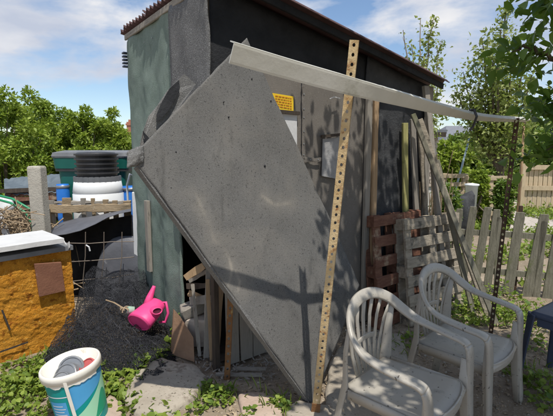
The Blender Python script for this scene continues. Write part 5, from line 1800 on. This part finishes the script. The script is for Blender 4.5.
for k in range(4):
    d = V(math.cos(k * math.pi / 2), math.sin(k * math.pi / 2), 0)
    mb = MB(); mb.box(d * 0.212 + V(0, 0, TH_ - 0.055), (0.008, 0.34, 0.055), (d, ZUP.cross(d), ZUP))
    build('apron', mb, M_navy, st, local=True)
st.rotation_euler.z = 0.62

# ------------------------------------------------------------------ overhanging fruit tree at the right (trunk outside the frame)
ft = empty('overhanging_fruit_tree', (3.1, 1.15, 0), 'dark leaved fruit tree branch hanging in at the right edge', 'tree')
mb = MB()
TR = V(3.1, 1.15, 0)
crown_c = V(2.9, 1.2, 2.35)
mb.tube([TR + V(0, 0, -0.05), V(3.06, 1.18, 0.9), V(2.98, 1.2, 1.7), crown_c], [0.12, 0.10, 0.085, 0.07], 10)
limbs = []
def limb(pts, r):
    path = []
    pts = [Vector(p) for p in pts]
    for i in range(len(pts) - 1):
        for k in range(5):
            path.append(pts[i].lerp(pts[i + 1], k / 5) + V(rng.gauss(0, .012), rng.gauss(0, .012), rng.gauss(0, .012)))
    path.append(pts[-1])
    n_ = len(path)
    mb.tube(path, [r * (1 - 0.85 * i / (n_ - 1)) for i in range(n_)], 6)
    limbs.append(path)
limb([crown_c, (2.55, 1.9, 2.55), at(556, 62, 2.7), at(528, 46, 2.75), at(512, 52, 2.75)], 0.03)
limb([(2.75, 1.5, 2.40), at(580, 105, 2.5), at(562, 98, 2.6), at(546, 104, 2.65)], 0.025)
limb([(2.75, 1.5, 2.40), at(590, 20, 2.4), at(556, 0, 2.5), at(532, -4, 2.5)], 0.025)
limb([(2.6, 1.7, 2.35), at(575, 128, 2.55), at(562, 138, 2.55), at(546, 148, 2.5)], 0.02)
for tgt in ((2.0, 1.3, 3.0), (1.4, 0.9, 3.2), (1.15, 1.5, 3.4), (1.7, 0.4, 3.0), (1.9, 1.9, 3.35), (2.6, 0.3, 3.1), (3.4, 2.0, 3.1), (3.6, 0.8, 3.0),             (1.5, 1.35, 3.6), (1.0, 0.9, 3.0), (1.4, 2.3, 3.8), (1.05, 2.0, 3.6), (1.9, 0.8, 3.3), (1.1, 0.5, 3.1), (1.35, 0.25, 3.1), (1.2, 0.8, 3.4), (1.55, 0.75, 3.5), (1.75, 1.2, 3.6), (1.0, 2.6, 3.4), (1.2, 2.75, 3.55), (0.9, 2.35, 3.3), (1.0, 2.1, 3.25)):
    limb([crown_c, crown_c.lerp(Vector(tgt), 0.5) + V(0, 0, 0.18), tgt], 0.03)
build('trunk', mb, M_bark, ft, smooth=True)
pts, tn = [], []
def proj(p):
    q = p - EYEP
    f = q.y * math.cos(PITCH) - q.z * math.sin(PITCH)
    if f < 0.05:
        return None
    return CX + F * q.x / f, CY - F * (q.y * math.sin(PITCH) + q.z * math.cos(PITCH)) / f
for li, path in enumerate(limbs):
    vis = li < 4
    n_ = len(path)
    for j in range((150, 170, 130, 150)[li] if vis else 1300):
        f = rng.uniform(0.45 if vis else 0.25, 1.0)
        p = path[min(n_ - 1, int(f * n_))]
        sp = 0.075 if vis else 0.20
        p = p + V(rng.gauss(0, sp), rng.gauss(0, sp * 1.3), rng.gauss(-0.03 if vis else 0, sp * 0.8))
        pts.append(tuple(p)); tn.append(rng.uniform(0, 0.3))
leaf_mesh('crown', np.array(pts), 0.076, M_leafD, ft, up=0.5, droop=0.5, aspect=0.58, toneoff=np.array(tn), hi=True)
